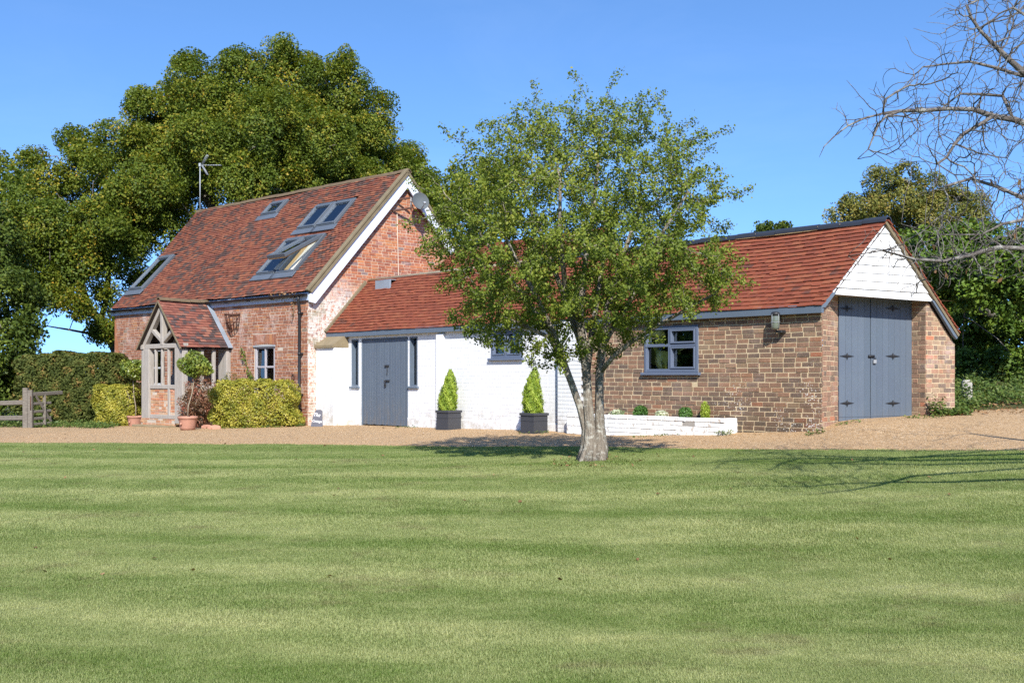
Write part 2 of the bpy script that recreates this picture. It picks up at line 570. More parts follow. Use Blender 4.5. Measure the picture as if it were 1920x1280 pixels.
t = NT('lamp_glass'); t.pbr((.13, .15, .12), .06, .8); M['lampglass'] = t.m

M['leaf_oak'] = m_leaf('oak_leaf', [(0, (0.055, 0.086, 0.011)), (.35, (0.093, 0.135, 0.016)), (.65, (0.151, 0.188, 0.021)), (.85, (0.242, 0.230, 0.026)), (.95, (0.386, 0.279, 0.034)), (1, (0.483, 0.267, 0.035))], .30, .22, .55)
M['leaf_dark'] = m_leaf('dark_tree_leaf', [(0, (0.034, 0.059, 0.011)), (.5, (0.068, 0.104, 0.016)), (.85, (0.132, 0.168, 0.022)), (1, (0.227, 0.202, 0.034))], .22, .22, .55)
M['leaf_haw'] = m_leaf('hawthorn_leaf', [(0, (0.079, 0.117, 0.019)), (.4, (0.135, 0.183, 0.026)), (.7, (0.218, 0.258, 0.036)), (.88, (0.304, 0.288, 0.047)), (.95, (0.419, 0.265, 0.054)), (1, (0.523, 0.187, 0.042))], .30, .22, .55)
M['leaf_gold'] = m_leaf('golden_leaf', [(0, (0.102, 0.140, 0.020)), (.3, (0.214, 0.233, 0.031)), (.65, (0.371, 0.349, 0.048)), (1, (0.517, 0.454, 0.086))], .3, .35, .5)
M['leaf_bay'] = m_leaf('bay_leaf', [(0, (0.070, 0.122, 0.019)), (.5, (0.149, 0.208, 0.029)), (1, (0.296, 0.315, 0.052))], .22, .5, .35)
M['leaf_hedge'] = m_leaf('hedge_leaf', [(0, (0.036, 0.053, 0.014)), (.5, (0.077, 0.097, 0.024)), (.85, (0.137, 0.147, 0.038)), (1, (0.274, 0.176, 0.060))], .25, .12, .65)
M['leaf_ivy'] = m_leaf('ivy_leaf', [(0, (0.041, 0.083, 0.013)), (.45, (0.082, 0.144, 0.019)), (.8, (0.151, 0.220, 0.028)), (1, (0.260, 0.275, 0.041))], .2, .22, .55)
M['leaf_red'] = m_leaf('red_shrub_leaf', [(0, (0.054, 0.050, 0.019)), (.4, (0.144, 0.077, 0.038)), (.75, (0.234, 0.104, 0.060)), (1, (0.288, 0.081, 0.051))], .25, .4, .45)
M['leaf_lime'] = m_leaf('lime_conifer_leaf', [(0, (0.104, 0.172, 0.018)), (.4, (0.216, 0.308, 0.034)), (.8, (0.336, 0.432, 0.055)), (1, (0.416, 0.461, 0.094))], .3, .3, .55)
M['leaf_box'] = m_leaf('box_ball_leaf', [(0, (0.039, 0.111, 0.023)), (.6, (0.085, 0.195, 0.039)), (1, (0.143, 0.260, 0.065))], .25, .4, .45)
M['leaf_var'] = m_leaf('variegated_leaf', [(0, (.12, .20, .09)), (.45, (.30, .38, .22)), (.7, (.6, .62, .5)), (1, (.75, .74, .66))], .25, .3, .5)
M['leaf_pine'] = m_leaf('pine_leaf', [(0, (0.066, 0.085, 0.021)), (.5, (0.144, 0.154, 0.029)), (.85, (0.252, 0.217, 0.043)), (1, (0.328, 0.201, 0.073))], .2, .25, .6)
M['leaf_weed'] = m_leaf('weed_leaf', [(0, (.04, .075, .015)), (.5, (.085, .14, .025)), (1, (.16, .19, .05))], .3, .3, .5)
M['leaf_dead'] = m_leaf('dead_leaf', [(0, (.14, .07, .035)), (.5, (.26, .14, .07)), (1, (.40, .25, .13))], .2, .2, .7)
M['bark_oak'] = m_bark('oak_bark', (.085, .07, .055), (.19, .165, .13))
M['bark_haw'] = m_bark('hawthorn_bark', (.12, .097, .075), (.30, .26, .21), (.50, .49, .43), .75, (11, 11, 2.2))
M['bark_bare'] = m_bark('bare_twig_bark', (.065, .054, .05), (.20, .175, .155), (.42, .42, .38), .6, (6, 6, 6))
M['stem'] = m_bark('garden_stem', (.20, .16, .11), (.36, .30, .22), la=.2)

# ---------------------------------------------------------------- ground
CTRL = np.array([
    (-14, 28.4, -.14), (-10, 29, -.14), (-8.5, 27, -.10), (-5, 25.7, 0), (-4.6, 26.6, .0), (-1.5, 22.7, .06), (.2, 20.5, .10), (1.6, 19.6, .12), (3.2, 18, .22),
    (4.70, 16.3, .31), (5.15, 16.3, .44), (5.35, 16.75, .485), (6.5, 17.25, .51), (7.5, 17.9, .57), (8.3, 18.6, .60), (9.5, 18.4, .66), (12, 18.5, .75), (7.4, 15, .42), (5.6, 15.0, .33),
    (-14, 19.6, -.02), (-9, 19, 0), (-3.66, 18.3, .015), (1.2, 16, .118), (3.2, 14.4, .19), (6.2, 13, .27), (11, 12, .35), (1, 13.5, .097),
    (-10, 14, -.12), (-5, 13, -.08), (0, 10.5, -.12), (4, 10, -.06), (-5, 8, -.36), (0, 7, -.42), (4, 7, -.38), (-3, 4, -.58), (3, 4, -.55), (0, 1, -.65), (-6, 1, -.65), (6, 1, -.6), (9, 8, -.1),
    (-22, 30, -.2), (-30, 20, -.2), (-4, 34, 0.05), (4, 30, .5), (10, 24, 1.3), (16, 22, 1.5), (16, 30, 1.8), (-15, 40, -.1), (6, 45, .9)], dtype=float)


def _tk(d2):
    return np.where(d2 > 1e-9, .5 * d2 * np.log(np.maximum(d2, 1e-9)), 0)


_n = len(CTRL)
_K = _tk(((CTRL[:, None, :2] - CTRL[None, :, :2]) ** 2).sum(-1)) + np.eye(_n) * .02
_Pm = np.c_[np.ones(_n), CTRL[:, :2]]
_A = np.zeros((_n + 3, _n + 3)); _A[:_n, :_n] = _K; _A[:_n, _n:] = _Pm; _A[_n:, :_n] = _Pm.T
_w = np.linalg.solve(_A, np.r_[CTRL[:, 2], 0, 0, 0])


def ground(x, y):
    x = np.asarray(x, float); y = np.asarray(y, float)
    xc = np.clip(x, -26, 18); yc = np.clip(y, -1, 44)
    q = np.stack([xc, yc], -1)
    d2 = ((q[..., None, :] - CTRL[:, :2]) ** 2).sum(-1)
    z = _tk(d2) @ _w[:_n] + _w[_n] + xc * _w[_n+1] + yc * _w[_n+2]
    far = np.hypot(x - xc, y - yc)
    return np.where(far > 0, z * np.exp(-far / 60), z)


def gz(x, y):
    return float(ground(x, y))


def on_ground(px, py, guess=20.0):
    Y = guess
    for _ in range(40):
        X = (px - CX) / F * Y
        Yn = (H - gz(X, Y)) * F / (py - HY)
        Y = .6 * Y + .4 * Yn
    return Vector(((px - CX) / F * Y, Y, gz((px - CX) / F * Y, Y)))


LE = np.array([(-60, 21), (-14, 19.6), (-9, 19), (-3.66, 18.3), (1.2, 16), (3.2, 14.4), (6.2, 13), (12, 11.5), (60, 6)])
GE = np.array([(-60, 28.0), (-14, 28.4), (-10, 30), (-7, 31), (4, 31), (6.6, 20.0), (7.6, 18.7), (9, 18.5), (15, 18), (60, 16)])


def lawn_edge(x):
    return np.interp(x, LE[:, 0], LE[:, 1]) + .05 * np.sin(x * 1.7) + .03 * np.sin(x * 4.3 + 1) + .02 * np.sin(x * 13.7) * np.sin(x * 3.1)


def gravel_far(x):
    return np.interp(x, GE[:, 0], GE[:, 1])


def grid_mesh(name, xs, fa, fb, nv, mat, power=1.0, kind='structure'):
    V = []
    xs = np.asarray(xs, float)
    tt = np.linspace(0, 1, nv) ** power
    ya, yb = fa(xs), fb(xs)
    X = np.repeat(xs[:, None], nv, 1)
    Yy = ya[:, None] + (yb - ya)[:, None] * tt[None, :]
    Z = ground(X, Yy)
    vs = np.stack([X, Yy, Z], -1).reshape(-1, 3)
    fs = []
    for i in range(len(xs) - 1):
        for j in range(nv - 1):
            a = i * nv + j
            fs.append((a, a + nv, a + nv + 1, a + 1))
    me = bpy.data.meshes.new(name)
    me.from_pydata(vs.tolist(), [], fs)
    me.polygons.foreach_set('use_smooth', [True] * len(fs))
    me.materials.append(mat)
    o = bpy.data.objects.new(name, me); C.objects.link(o)
    return setp(o, kind=kind)


def lawn_colour(t, k=1.0):
    """Mown stripes, dry patches and greener margins as colours of the grass itself."""
    P_ = t.pos()
    X = t.n('SeparateXYZ', {0: P_})
    x, y = X.outputs[0], X.outputs[1]
    wob = t.math('MULTIPLY', t.math('SUBTRACT', t.noise(.45, 3, vec=t.map((.45, 1, 1))), .5), 1.5)
    s = t.math('ADD', t.math('ADD', y, t.math('MULTIPLY', x, .16)), t.math('MULTIPLY', wob, .40))
    st = t.math('ADD', t.math('SINE', t.math('MULTIPLY', s, 4.1)), t.math('MULTIPLY', t.math('SINE', t.math('MULTIPLY', s, 9.7)), .45))
    st = t.math('ADD', st, t.math('MULTIPLY', t.math('SUBTRACT', t.noise(2.6, 5, vec=t.map((.35, 1.1, 1)), rough=.65), .5), .9))
    stripe = t.rng(st, -1.3, 1.3)
    big = t.noise(.8, 4, rough=.6)
    dry = t.rng(t.noise(2.6, 6, vec=t.map((.5, 1.2, 1)), rough=.7), .44, .66)
    near_edge = t.rng(t.math('ADD', t.math('ADD', y, t.math('MULTIPLY', x, .42)), wob), 13.3, 16.6)
    green = t.mix(big, (.118*k, .186*k, .036*k), (.186*k, .252*k, .062*k))
    pale = (.41*k, .42*k, .20*k)
    f = t.math('MULTIPLY', t.math('ADD', t.math('MULTIPLY', t.math('MULTIPLY', stripe, t.rng(t.noise(.55, 2), .3, .65, .46, .66)), 1.0), t.math('MULTIPLY', dry, .42)), t.rng(near_edge, 0, 1, 1, .22))
    c = t.mix(t.math('MINIMUM', f, .92), green, pale)
    bare = t.math('MULTIPLY', t.rng(t.noise(1.3, 6, vec=t.map((.8, 1.3, 1)), rough=.75),   .56, .66, 0, .42), t.rng(near_edge, 0, 1, 1, .2))
    return t.mix(bare, c, (.17*k, .135*k, .07*k))


t = NT('lawn_turf')
_c = lawn_colour(t, .90)
_c = t.mix(t.rng(t.noise(40, 4, rough=.7), .35, .7, 0, .6), _c, t.mix(1, _c, (.45, .42, .3), 'MULTIPLY'))
t.pbr(_c, .95, .1, t.bump(t.noise(60, 5, rough=.7), 1.0, .03))
M['lawn'] = t.m
t = NT('grass_blades')
_c = lawn_colour(t, 1.14)
_r = t.n('Attribute', attribute_type='INSTANCER', attribute_name='rnd').outputs['Fac']
_r2 = t.n('Attribute', attribute_type='GEOMETRY', attribute_name='rnd').outputs['Fac']
_q = t.math('FRACT', t.math('ADD', t.math('MULTIPLY', _r, 3.7), _r2))
_c = t.mix(t.rng(_q, .62, .95, 0, .40), _c, (.42, .39, .20))
_c = t.mix(t.rng(_q, .3, 0, 0, .28), _c, (.06, .11, .02))
_b = t.n('BsdfPrincipled', {'Base Color': _c, 'Roughness': .5, 'Specular IOR Level': .35})
_tr = t.n('BsdfTranslucent', {'Color': t.mix(1, _c, (1.3, 1.35, .7), 'MULTIPLY')})
t.surf(t.n('MixShader', {0: .40, 1: _b.outputs[0], 2: _tr.outputs[0]}).outputs[0])
M['blade'] = t.m
t = NT('gravel')
_v = t.vor(62, out=1)
_g = t.n('SeparateColor', {0: _v}).outputs[0]
_c = t.ramp(_g, [(0, (.21, .125, .06)), (.3, (.38, .245, .125)), (.6, (.48, .32, .165)), (.85, (.57, .40, .23)), (1, (.64, .51, .36))])
_c = t.mix(t.rng(t.noise(1.1, 5), .4, .72, 0, .35), _c, (.42, .255, .12))
_c = t.mix(t.rng(t.noise(5, 5, vec=t.map((.5, 1.4, 1))), .52, .72, 0, .35), _c, (.29, .20, .13))
_h = t.math('SUBTRACT', 1.0, t.vor(62))
t.pbr(_c, .9, .2, t.bump(t.math('ADD', _h, t.noise(9, 3)), .9, .016))
M['gravel'] = t.m
t = NT('ground_soil')
_c = t.mix(t.noise(1.3, 5), (.05, .07, .02), (.10, .09, .045))
t.pbr(_c, .95, .1, t.bump(t.noise(12, 5), .8, .05))
M['ground'] = t.m

xs_f = np.concatenate([np.linspace(-60, -16, 14), np.linspace(-15, 14, 117), np.linspace(15, 60, 12)])
grid_mesh('lawn', xs_f, lambda x: np.full_like(x, -14.0), lawn_edge, 110, M['lawn'], .75)
grid_mesh('gravel_drive', xs_f, lawn_edge, gravel_far, 70, M['gravel'])
xs_g = np.concatenate([np.linspace(-2500, -70, 14), xs_f, np.linspace(70, 2500, 14)])
grid_mesh('ground', xs_g, gravel_far, lambda x: np.full_like(x, 3000.0), 60, M['ground'], 3.2)


# ---------------------------------------------------------------- bricks and tiles
def clip_poly(pts, conv):
    out = list(pts)
    m = len(conv)
    for i in range(m):
        ax, ay = conv[i]; bx, by = conv[(i + 1) % m]
        src, out = out, []
        if not src: return []
        for j in range(len(src)):
            p, q = src[j], src[(j + 1) % len(src)]
            sp = (bx - ax) * (p[1] - ay) - (by - ay) * (p[0] - ax)
            sq = (bx - ax) * (q[1] - ay) - (by - ay) * (q[0] - ax)
            if sp >= 0: out.append(p)
            if (sp >= 0) != (sq >= 0):
                k = sp / (sp - sq)
                out.append((p[0] + (q[0] - p[0]) * k, p[1] + (q[1] - p[1]) * k))
    return out


def area(p):
    return .5 * abs(sum(p[i][0] * p[(i+1) % len(p)][1] - p[(i+1) % len(p)][0] * p[i][1] for i in range(len(p))))


def poly_range(poly, u):
    lo, hi = 1e9, -1e9
    k = len(poly)
    for i in range(k):
        (a, b), (c, d) = poly[i], poly[(i + 1) % k]
        if min(a, c) - 1e-9 <= u <= max(a, c) + 1e-9:
            if abs(a - c) < 1e-9:
                lo, hi = min(lo, b, d), max(hi, b, d)
            else:
                v = b + (d - b) * (u - a) / (c - a)
                lo, hi = min(lo, v), max(hi, v)
    return lo, hi


def sheet(mb, fr, poly, holes, n=0.0, reveal=0.0):
    us = sorted(set([p[0] for p in poly] + [h[0] for h in holes] + [h[1] for h in holes]))
    umin, umax = min(p[0] for p in poly), max(p[0] for p in poly)
    us = [u for u in us if umin - 1e-6 <= u <= umax + 1e-6]
    for a, b in zip(us[:-1], us[1:]):
        if b - a < 1e-5: continue
        e = (b - a) * 1e-4
        la, ha = poly_range(poly, a + e); lb, hb = poly_range(poly, b - e)
        mid = (a + b) / 2
        hs = sorted([h for h in holes if h[0] < mid < h[1]], key=lambda h: h[2])
        cur = (la, lb)
        for h in hs:
            if h[2] > min(cur):
                mb.add([fr.p(a, cur[0], n), fr.p(b, cur[1], n), fr.p(b, h[2], n), fr.p(a, h[2], n)], [(0, 1, 2, 3)])
            cur = (h[3], h[3])
        if min(ha, hb) > min(cur) - 1e-6 and max(ha - cur[0], hb - cur[1]) > 1e-4:
            mb.add([fr.p(a, cur[0], n), fr.p(b, cur[1], n), fr.p(b, hb, n), fr.p(a, ha, n)], [(0, 1, 2, 3)])
    if reveal:
        for a, b, c, d in holes:
            q = [(a, c), (b, c), (b, d), (a, d)]
            for i in range(4):
                p1, p2 = q[i], q[(i+1) % 4]
                mb.add([fr.p(*p1, n), fr.p(*p2, n), fr.p(*p2, n - reveal), fr.p(*p1, n - reveal)], [(0, 1, 2, 3)])


class Store:
    """All bricks (or tiles) of one thing: the 300 that show largest become objects, the rest one joined part per wall."""
    def __init__(s, kind):
        s.kind = kind; s.items = []; s.protos = {}

    def proto(s, w, h, mat, var):
        k = (round(w, 3), round(h, 3), mat.name, var)
        if k not in s.protos:
            mb = MB()
            I = Fr((0, 0, 0), (1, 0, 0), (0, 1, 0))
            rr = random.Random(hash((w, h, var)) & 0xffff)
            j = lambda q: rr.uniform(-q, q)
            if s.kind == 'brick':
                pts = [(-w/2 + j(.003), -h/2 + j(.002)), (w/2 + j(.003), -h/2 + j(.002)), (w/2 + j(.003), h/2 + j(.002)), (-w/2 + j(.003), h/2 + j(.002))]
                mb.prism(I, pts, -.012, .006, 0.0, .003)
            else:
                tile_geo(mb, I, [(-w/2, -h/2), (w/2, -h/2), (w/2, h/2), (-w/2, h/2)], -h/2, h/2, 0.0, 0, j(.003), j(.003))
            me_o = mb.build(s.kind, mat)
            me = me_o.data
            bpy.data.objects.remove(me_o)
            s.protos[k] = me
        return s.protos[k]

    def flush(s, limit=300):
        full = [i for i in s.items if i['full']]
        full.sort(key=lambda i: i['dist'])
        chosen = set(id(i) for i in full[:limit])
        joined = {}
        for i in s.items:
            fr = i['fr']
            if id(i) in chosen:
                u0, u1, v0, v1 = i['rect']
                w, h = u1 - u0, v1 - v0
                bw = min(i['sizes'], key=lambda q: abs(q - w))
                me = s.proto(bw, i['h'], i['mat'], random.randrange(3))
                o = bpy.data.objects.new(s.kind, me)
                C.objects.link(o)
                o.parent = i['part']
                o.matrix_basis = fr.mat((u0+u1)/2, (v0+v1)/2, i['n']) @ Matrix.Diagonal((w / bw, h / i['h'], 1, 1))
                o['rnd'] = i['rnd']
            else:
                mb = joined.setdefault((i['part'].name, i['mat'].name), (MB(), i['part'], i['mat']))[0]
                if s.kind == 'brick':
                    mb.prism(fr, i['poly'], i['n'] - .012, i['n'] + .006, i['rnd'], .003)
                else:
                    tile_geo(mb, fr, i['poly'], i['rect'][2], i['rect'][3], i['rnd'], i['n'], random.uniform(-.003, .003), random.uniform(-.003, .003))
        for mb, part, mat in joined.values():
            mb.build(s.kind, mat, part, kind='stuff')


def tile_geo(mb, fr, pts, v0, v1, rnd, n, j1, j2):
    """A plain clay tile: thick lower edge lying on the course below."""
    k = len(pts)
    um = sum(p[0] for p in pts) / k

    def hh(u, v):
        f = (v - v0) / (v1 - v0)
        return n + .028 + j1 - .024 * f + j2 * (1 if u > um else -1)
    vs = [fr.p(u, v, hh(u, v)) for u, v in pts] + [fr.p(u, v, hh(u, v) - .016) for u, v in pts]
    fs = [tuple(range(k))] + [(i, k + i, k + (i+1) % k, (i+1) % k) for i in range(k)]
    mb.add(vs, fs, rnd)


def cut_spans(spans, holes, vm):
    out = []
    for a, b in spans:
        segs = [(a, b)]
        for h in holes:
            if h[2] < vm < h[3]:
                ns = []
                for x, y in segs:
                    if y <= h[0] or x >= h[1]: ns.append((x, y))
                    else:
                        if x < h[0]: ns.append((x, h[0]))
                        if y > h[1]: ns.append((h[1], y))
                segs = ns
        out += [(x, y, (x, y) == (a, b)) for x, y in segs if y - x > .022]
    return out


def brick_wall(parent, name, fr, poly, holes, mat, mortar, store, gauge=.075, bond='flemish', L=.225, reveal=.12, label=None, skip=None, gap=.0125, jit=1.0, v_start=None, proud=0.0, bhole=()):
    mb = MB(); sheet(mb, fr, poly, holes, 0, reveal)
    part = mb.build(name, mortar, parent, label=label)
    u0, u1 = min(p[0] for p in poly), max(p[0] for p in poly)
    v0, v1 = min(p[1] for p in poly), max(p[1] for p in poly)
    if v_start is not None: v0 = v_start
    k = 0
    v = v0
    Hd = L / 2
    while v < v1 - .01:
        va, vb = v, v + gauge
        u = u0 - rng.uniform(0, .02)
        b = bond
        if b == 'mixed': b = 'flemish' if k % 3 == 2 or rng.random() < .25 else 'stretcher'
        spans = []
        if k % 2: u -= {'stretcher': Hd, 'flemish': Hd * 1.5, 'header': Hd / 2}.get(b, Hd)
        i = 0
        while u < u1:
            if b == 'flemish': w = L if i % 2 == 0 else Hd
            elif b == 'header': w = Hd
            else: w = L if rng.random() > .07 else Hd
            w *= 1 + rng.normal(0, .018) * jit
            spans.append((u, u + w)); u += w; i += 1
        for a, c, whole in cut_spans(spans, list(holes) + list(bhole), (va + vb) / 2):
            dv = rng.normal(0, .0018) * jit
            g = gap / 2
            rect = (a + g, c - g, va + g + dv, vb - g + dv)
            if rect[1] - rect[0] < .012: continue
            if skip and skip((a + c) / 2, (va + vb) / 2): continue
            q = [(rect[0], rect[2]), (rect[1], rect[2]), (rect[1], rect[3]), (rect[0], rect[3])]
            pl = clip_poly(q, poly)
            if len(pl) < 3 or area(pl) < 2e-4: continue
            full = whole and abs(area(pl) - area(q)) < 1e-6
            n = rng.normal(0, .0022) * jit + proud
            store.items.append(dict(fr=fr, rect=rect, poly=pl, full=full, n=n, rnd=float(rng.random()), mat=mat, part=part, sizes=(L - gap, Hd - gap), h=gauge - gap,
                                    dist=(fr.p((a+c)/2, va) - EYE).length))
        v += gauge; k += 1
    return part


def tile_roof(parent, name, fr, poly, holes, mat, store, gauge=.100, tw=.165, warp=None, v0=0.0, label=None, near=True):
    mb = MB(); sheet(mb, fr, poly, holes, -.05)
    part = mb.build(name, M['under'], parent, label=label)
    warp = warp or (lambda u, v: 0.0)
    u0, u1 = min(p[0] for p in poly), max(p[0] for p in poly)
    v1 = max(p[1] for p in poly)
    k = 0; v = v0
    ov = gauge * 1.32
    while v < v1 - .02:
        u = u0 - (tw / 2 if k % 2 else 0) - rng.uniform(0, .02)
        spans = []
        while u < u1:
            w = tw * (1 + rng.normal(0, .012)); spans.append((u, u + w)); u += w
        for a, c, whole in cut_spans(spans, holes, v + gauge * .5):
            dv = rng.normal(0, .004) - (.028 if rng.random() < .012 else 0)
            rect = (a + .0015, c - .0015, v + dv, v + ov + dv)
            q = [(rect[0], rect[2]), (rect[1], rect[2]), (rect[1], rect[3]), (rect[0], rect[3])]
            pl = clip_poly(q, poly)
            if len(pl) < 3 or area(pl) < 8e-4: continue
            full = whole and abs(area(pl) - area(q)) < 1e-6
            store.items.append(dict(fr=fr, rect=rect, poly=pl, full=full and near, n=warp((a+c)/2, v) + rng.normal(0, .0015), rnd=float(rng.random()), mat=mat, part=part, sizes=(tw,), h=ov,
                                    dist=(fr.p((a+c)/2, v) - EYE).length))
        v += gauge; k += 1
    return part


def ridge_tiles(parent, a, b, mats, length=.3, r=.11, sink=.03, drop=.9):
    """Half-round ridge tiles from a to b, each a part, with mortar bed."""
    a, b = Vector(a), Vector(b)
    d = (b - a); n = max(1, round(d.length / length)); step = d / n
    dn = d.normalized(); side = dn.cross(Vector((0, 0, 1))).normalized()
    for i in range(n):
        mb = MB()
        p, q = a + step * i + dn * .006, a + step * (i + 1) - dn * .006
        jz = random.uniform(-.008, .008)
        vs = []; m = 9
        for c in (p, q):
            for rr in (r, r - .02):
                for k in range(m):
                    an = math.pi * (k / (m - 1)) * drop + math.pi * (1 - drop) / 2
                    vs.append(c + side * math.cos(an) * rr + Vector((0, 0, math.sin(an) * rr - sink + jz)))
        fs = []
        for k in range(m - 1):
            fs += [(k, k+1, 2*m + k+1, 2*m + k), (m + k + 1, m + k, 3*m + k, 3*m + k + 1)]
            fs += [(k + 1, k, m + k, m + k + 1), (2*m + k, 2*m + k + 1, 3*m + k + 1, 3*m + k)]
        fs += [(0, 2*m, 3*m, m), (m-1, 2*m-1, 4*m-1, 3*m-1)]
        mb.add(vs, fs, random.random())
        mb.build('ridge_tile', mats[i % len(mats)] if isinstance(mats, list) else mats, parent)
    return n


def window(parent, fr, u0, u1, v0, v1, frame_mat, cols, rows, fw=.06, bar=.045, n0=-.07, n1=-.02, glass=None, sill=None, name='window', label=None, casement=None, sill_over=.05, sill_proud=.07):
    """frame with bars; panes are sub-parts."""
    mb = MB()
    mb.box(fr, u0, u0 + fw, v0, v1, n0, n1, bev=.006); mb.box(fr, u1 - fw, u1, v0, v1, n0, n1, bev=.006)
    mb.box(fr, u0 + fw, u1 - fw, v0, v0 + fw, n0, n1, bev=.006); mb.box(fr, u0 + fw, u1 - fw, v1 - fw, v1, n0, n1, bev=.006)
    us = [u0 + fw + (u1 - u0 - 2*fw) * c for c in cols]; vs = [v0 + fw + (v1 - v0 - 2*fw) * r for r in rows]
    for u in us[1:-1]: mb.box(fr, u - bar/2, u + bar/2, v0 + fw, v1 - fw, n0 + .004, n1 - .004, bev=.005)
    for v in vs[1:-1]: mb.box(fr, u0 + fw, u1 - fw, v - bar/2, v + bar/2, n0 + .002, n1 - .007, bev=.005)
    w = mb.build(name, frame_mat, parent, label=label)
    for i in range(len(us) - 1):
        for j in range(len(vs) - 1):
            a, b = us[i] + (bar/2 if i else 0), us[i+1] - (bar/2 if i < len(us) - 2 else 0)
            c, d = vs[j] + (bar/2 if j else 0), vs[j+1] - (bar/2 if j < len(vs) - 2 else 0)
            if casement and (i, j) in casement:
                g = .035
                cm = MB()
                for q in ((a+.004, a+g, c+.004, d-.004), (b-g, b-.004, c+.004, d-.004), (a+g, b-g, c+.004, c+g), (a+g, b-g, d-g, d-.004)):
                    cm.box(fr, *q, n0 + .01, n1 + .012, bev=.005)
                cm.build('casement', frame_mat, w)
                a, b, c, d = a + g, b - g, c + g, d - g
            pm = MB()
            nn = n0 + .02
            pm.box(fr, a - .004, b + .004, c - .004, d + .004, nn, nn + .006)
            pm.build('pane', glass or M['glass'], w)
    if sill:
        sm = MB(); sm.box(fr, u0 - sill_over, u1 + sill_over, v0 - .05, v0 - .002, n0 - .02, sill_proud, bev=.008)
        sm.build('sill', sill, w)
    return w


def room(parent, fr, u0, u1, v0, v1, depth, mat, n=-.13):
    """A room behind a window, its shade painted near-black: five inner faces, open to the glass."""
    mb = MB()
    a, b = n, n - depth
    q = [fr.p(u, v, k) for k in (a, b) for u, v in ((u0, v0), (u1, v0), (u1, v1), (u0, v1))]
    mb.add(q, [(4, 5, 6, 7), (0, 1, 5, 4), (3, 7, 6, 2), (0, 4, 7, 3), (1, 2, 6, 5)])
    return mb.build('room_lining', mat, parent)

# ================================================================ the brick cottage
Z = Vector((0, 0, 1))
AY = 26.1
A = Vector(((577 - CX) / F * AY, AY, 0))
DLc = Vector((-1.0975, 1, 0)).normalized()
ff = Fr(A, -DLc, Z)                                   # front wall, u = 0 at its near corner
fg = Fr(A, (DLc.y, -DLc.x, 0), Z)                     # gable wall
fv = fg.off(.15)
R3 = fv.p(*fv.pix(765, 320)); E3 = fv.p(*fv.pix(583, 541))
fr_c = Fr(E3, -DLc, R3 - E3)
SL = (R3 - E3).length
uel, url = fr_c.pix(212, 576)[0], fr_c.pix(370, 398)[0]
t_ap = fg.pix(765, 320)[0]
t_ap = (R3 - A).dot(fg.U)
z_e, z_r = E3.z, R3.z
cot = thing('brick_cottage', A + DLc * 4.5 - ff.N * 2.5, 'tall red brick cottage with a steep tiled roof, skylights and a white-edged gable', 'cottage')
bricks_c = Store('brick'); tiles_c = Store('tile')

wz = z_e - .10
win_u0, win_u1 = ff.pix(477, 700)[0], ff.pix(515.5, 700)[0]
win_v1 = ff.pix(496, 648)[1]; win_v0 = win_v1 - 1.32
pw_u0, pw_u1 = ff.pix(276, 690)[0], ff.pix(306, 690)[0]
pw_v0, pw_v1 = ff.pix(290, 722)[1], ff.pix(290, 655)[1]
arch_v = ff.pix(496, 626)[1]
ufl0, ufl1 = ff.pix(232, 720)[0], ff.pix(215, 585)[0]
poly_f = [(ufl0 + .15, -.25), (0, -.25), (0, wz), (ufl1, wz)]
bk_u0, bk_u1 = ff.pix(433, 640)[0], ff.pix(450, 640)[0]
holes_f = [(win_u0, win_u1, win_v0, win_v1), (pw_u0, pw_u1, pw_v0, pw_v1)]
arch_hole = (win_u0 - .06, win_u1 + .06, win_v1, arch_v)
nb = len(bricks_c.items)
p_front = brick_wall(cot, 'brick_wall', ff, poly_f, holes_f, M['brick_red'], M['mortar'], bricks_c, .075, 'mixed',
                     bhole=[arch_hole])
na = 11
for i in range(na):                                   # soldier course over the window
    a = arch_hole[0] + (arch_hole[1] - arch_hole[0]) * i / na; b = arch_hole[0] + (arch_hole[1] - arch_hole[0]) * (i + 1) / na
    vb = win_v1 + .012 + .03 * math.sin(math.pi * (i + .5) / na); q = [(a + .006, vb), (b - .006, vb), (b - .006, arch_v - .006), (a + .006, arch_v - .006)]
    bricks_c.items.append(dict(fr=ff, rect=(a, b, vb, vb + .2), poly=q, full=False, n=.003 + random.uniform(0, .004), rnd=.9 * random.random(), mat=M['brick_red'], part=p_front, sizes=(.2,), h=.06, dist=30))
dg_t = 2 * t_ap
poly_g = [(0, -.25), (dg_t, -.25), (dg_t, wz - .05), (t_ap, z_r - .12), (0, wz)]
brick_wall(cot, 'brick_wall', fg, poly_g, [], M['brick_gable'], M['mortar_gable'], bricks_c, .075, 'mixed', reveal=0, skip=lambda u, v: v < 1.9 and u > 1.5)
bm_ = MB()                                             # plain far walls
bl, br_ = ff.p(ufl1, 0), ff.p(ufl1, 0) + fg.U * dg_t
bm_.add([bl - Z * .25, br_ - Z * .25, br_ + Z * wz, ff.p(ufl1, 0) + fg.U * t_ap + Z * (z_r - .15), bl + Z * wz], [(4, 3, 2, 1, 0)])
q0, q1 = A + fg.U * dg_t, br_
bm_.add([q0 - Z * .25, q0 + Z * wz, q1 + Z * wz, q1 - Z * .25], [(0, 1, 2, 3)])
bm_.build('brick_wall', M['brick_red'], cot)

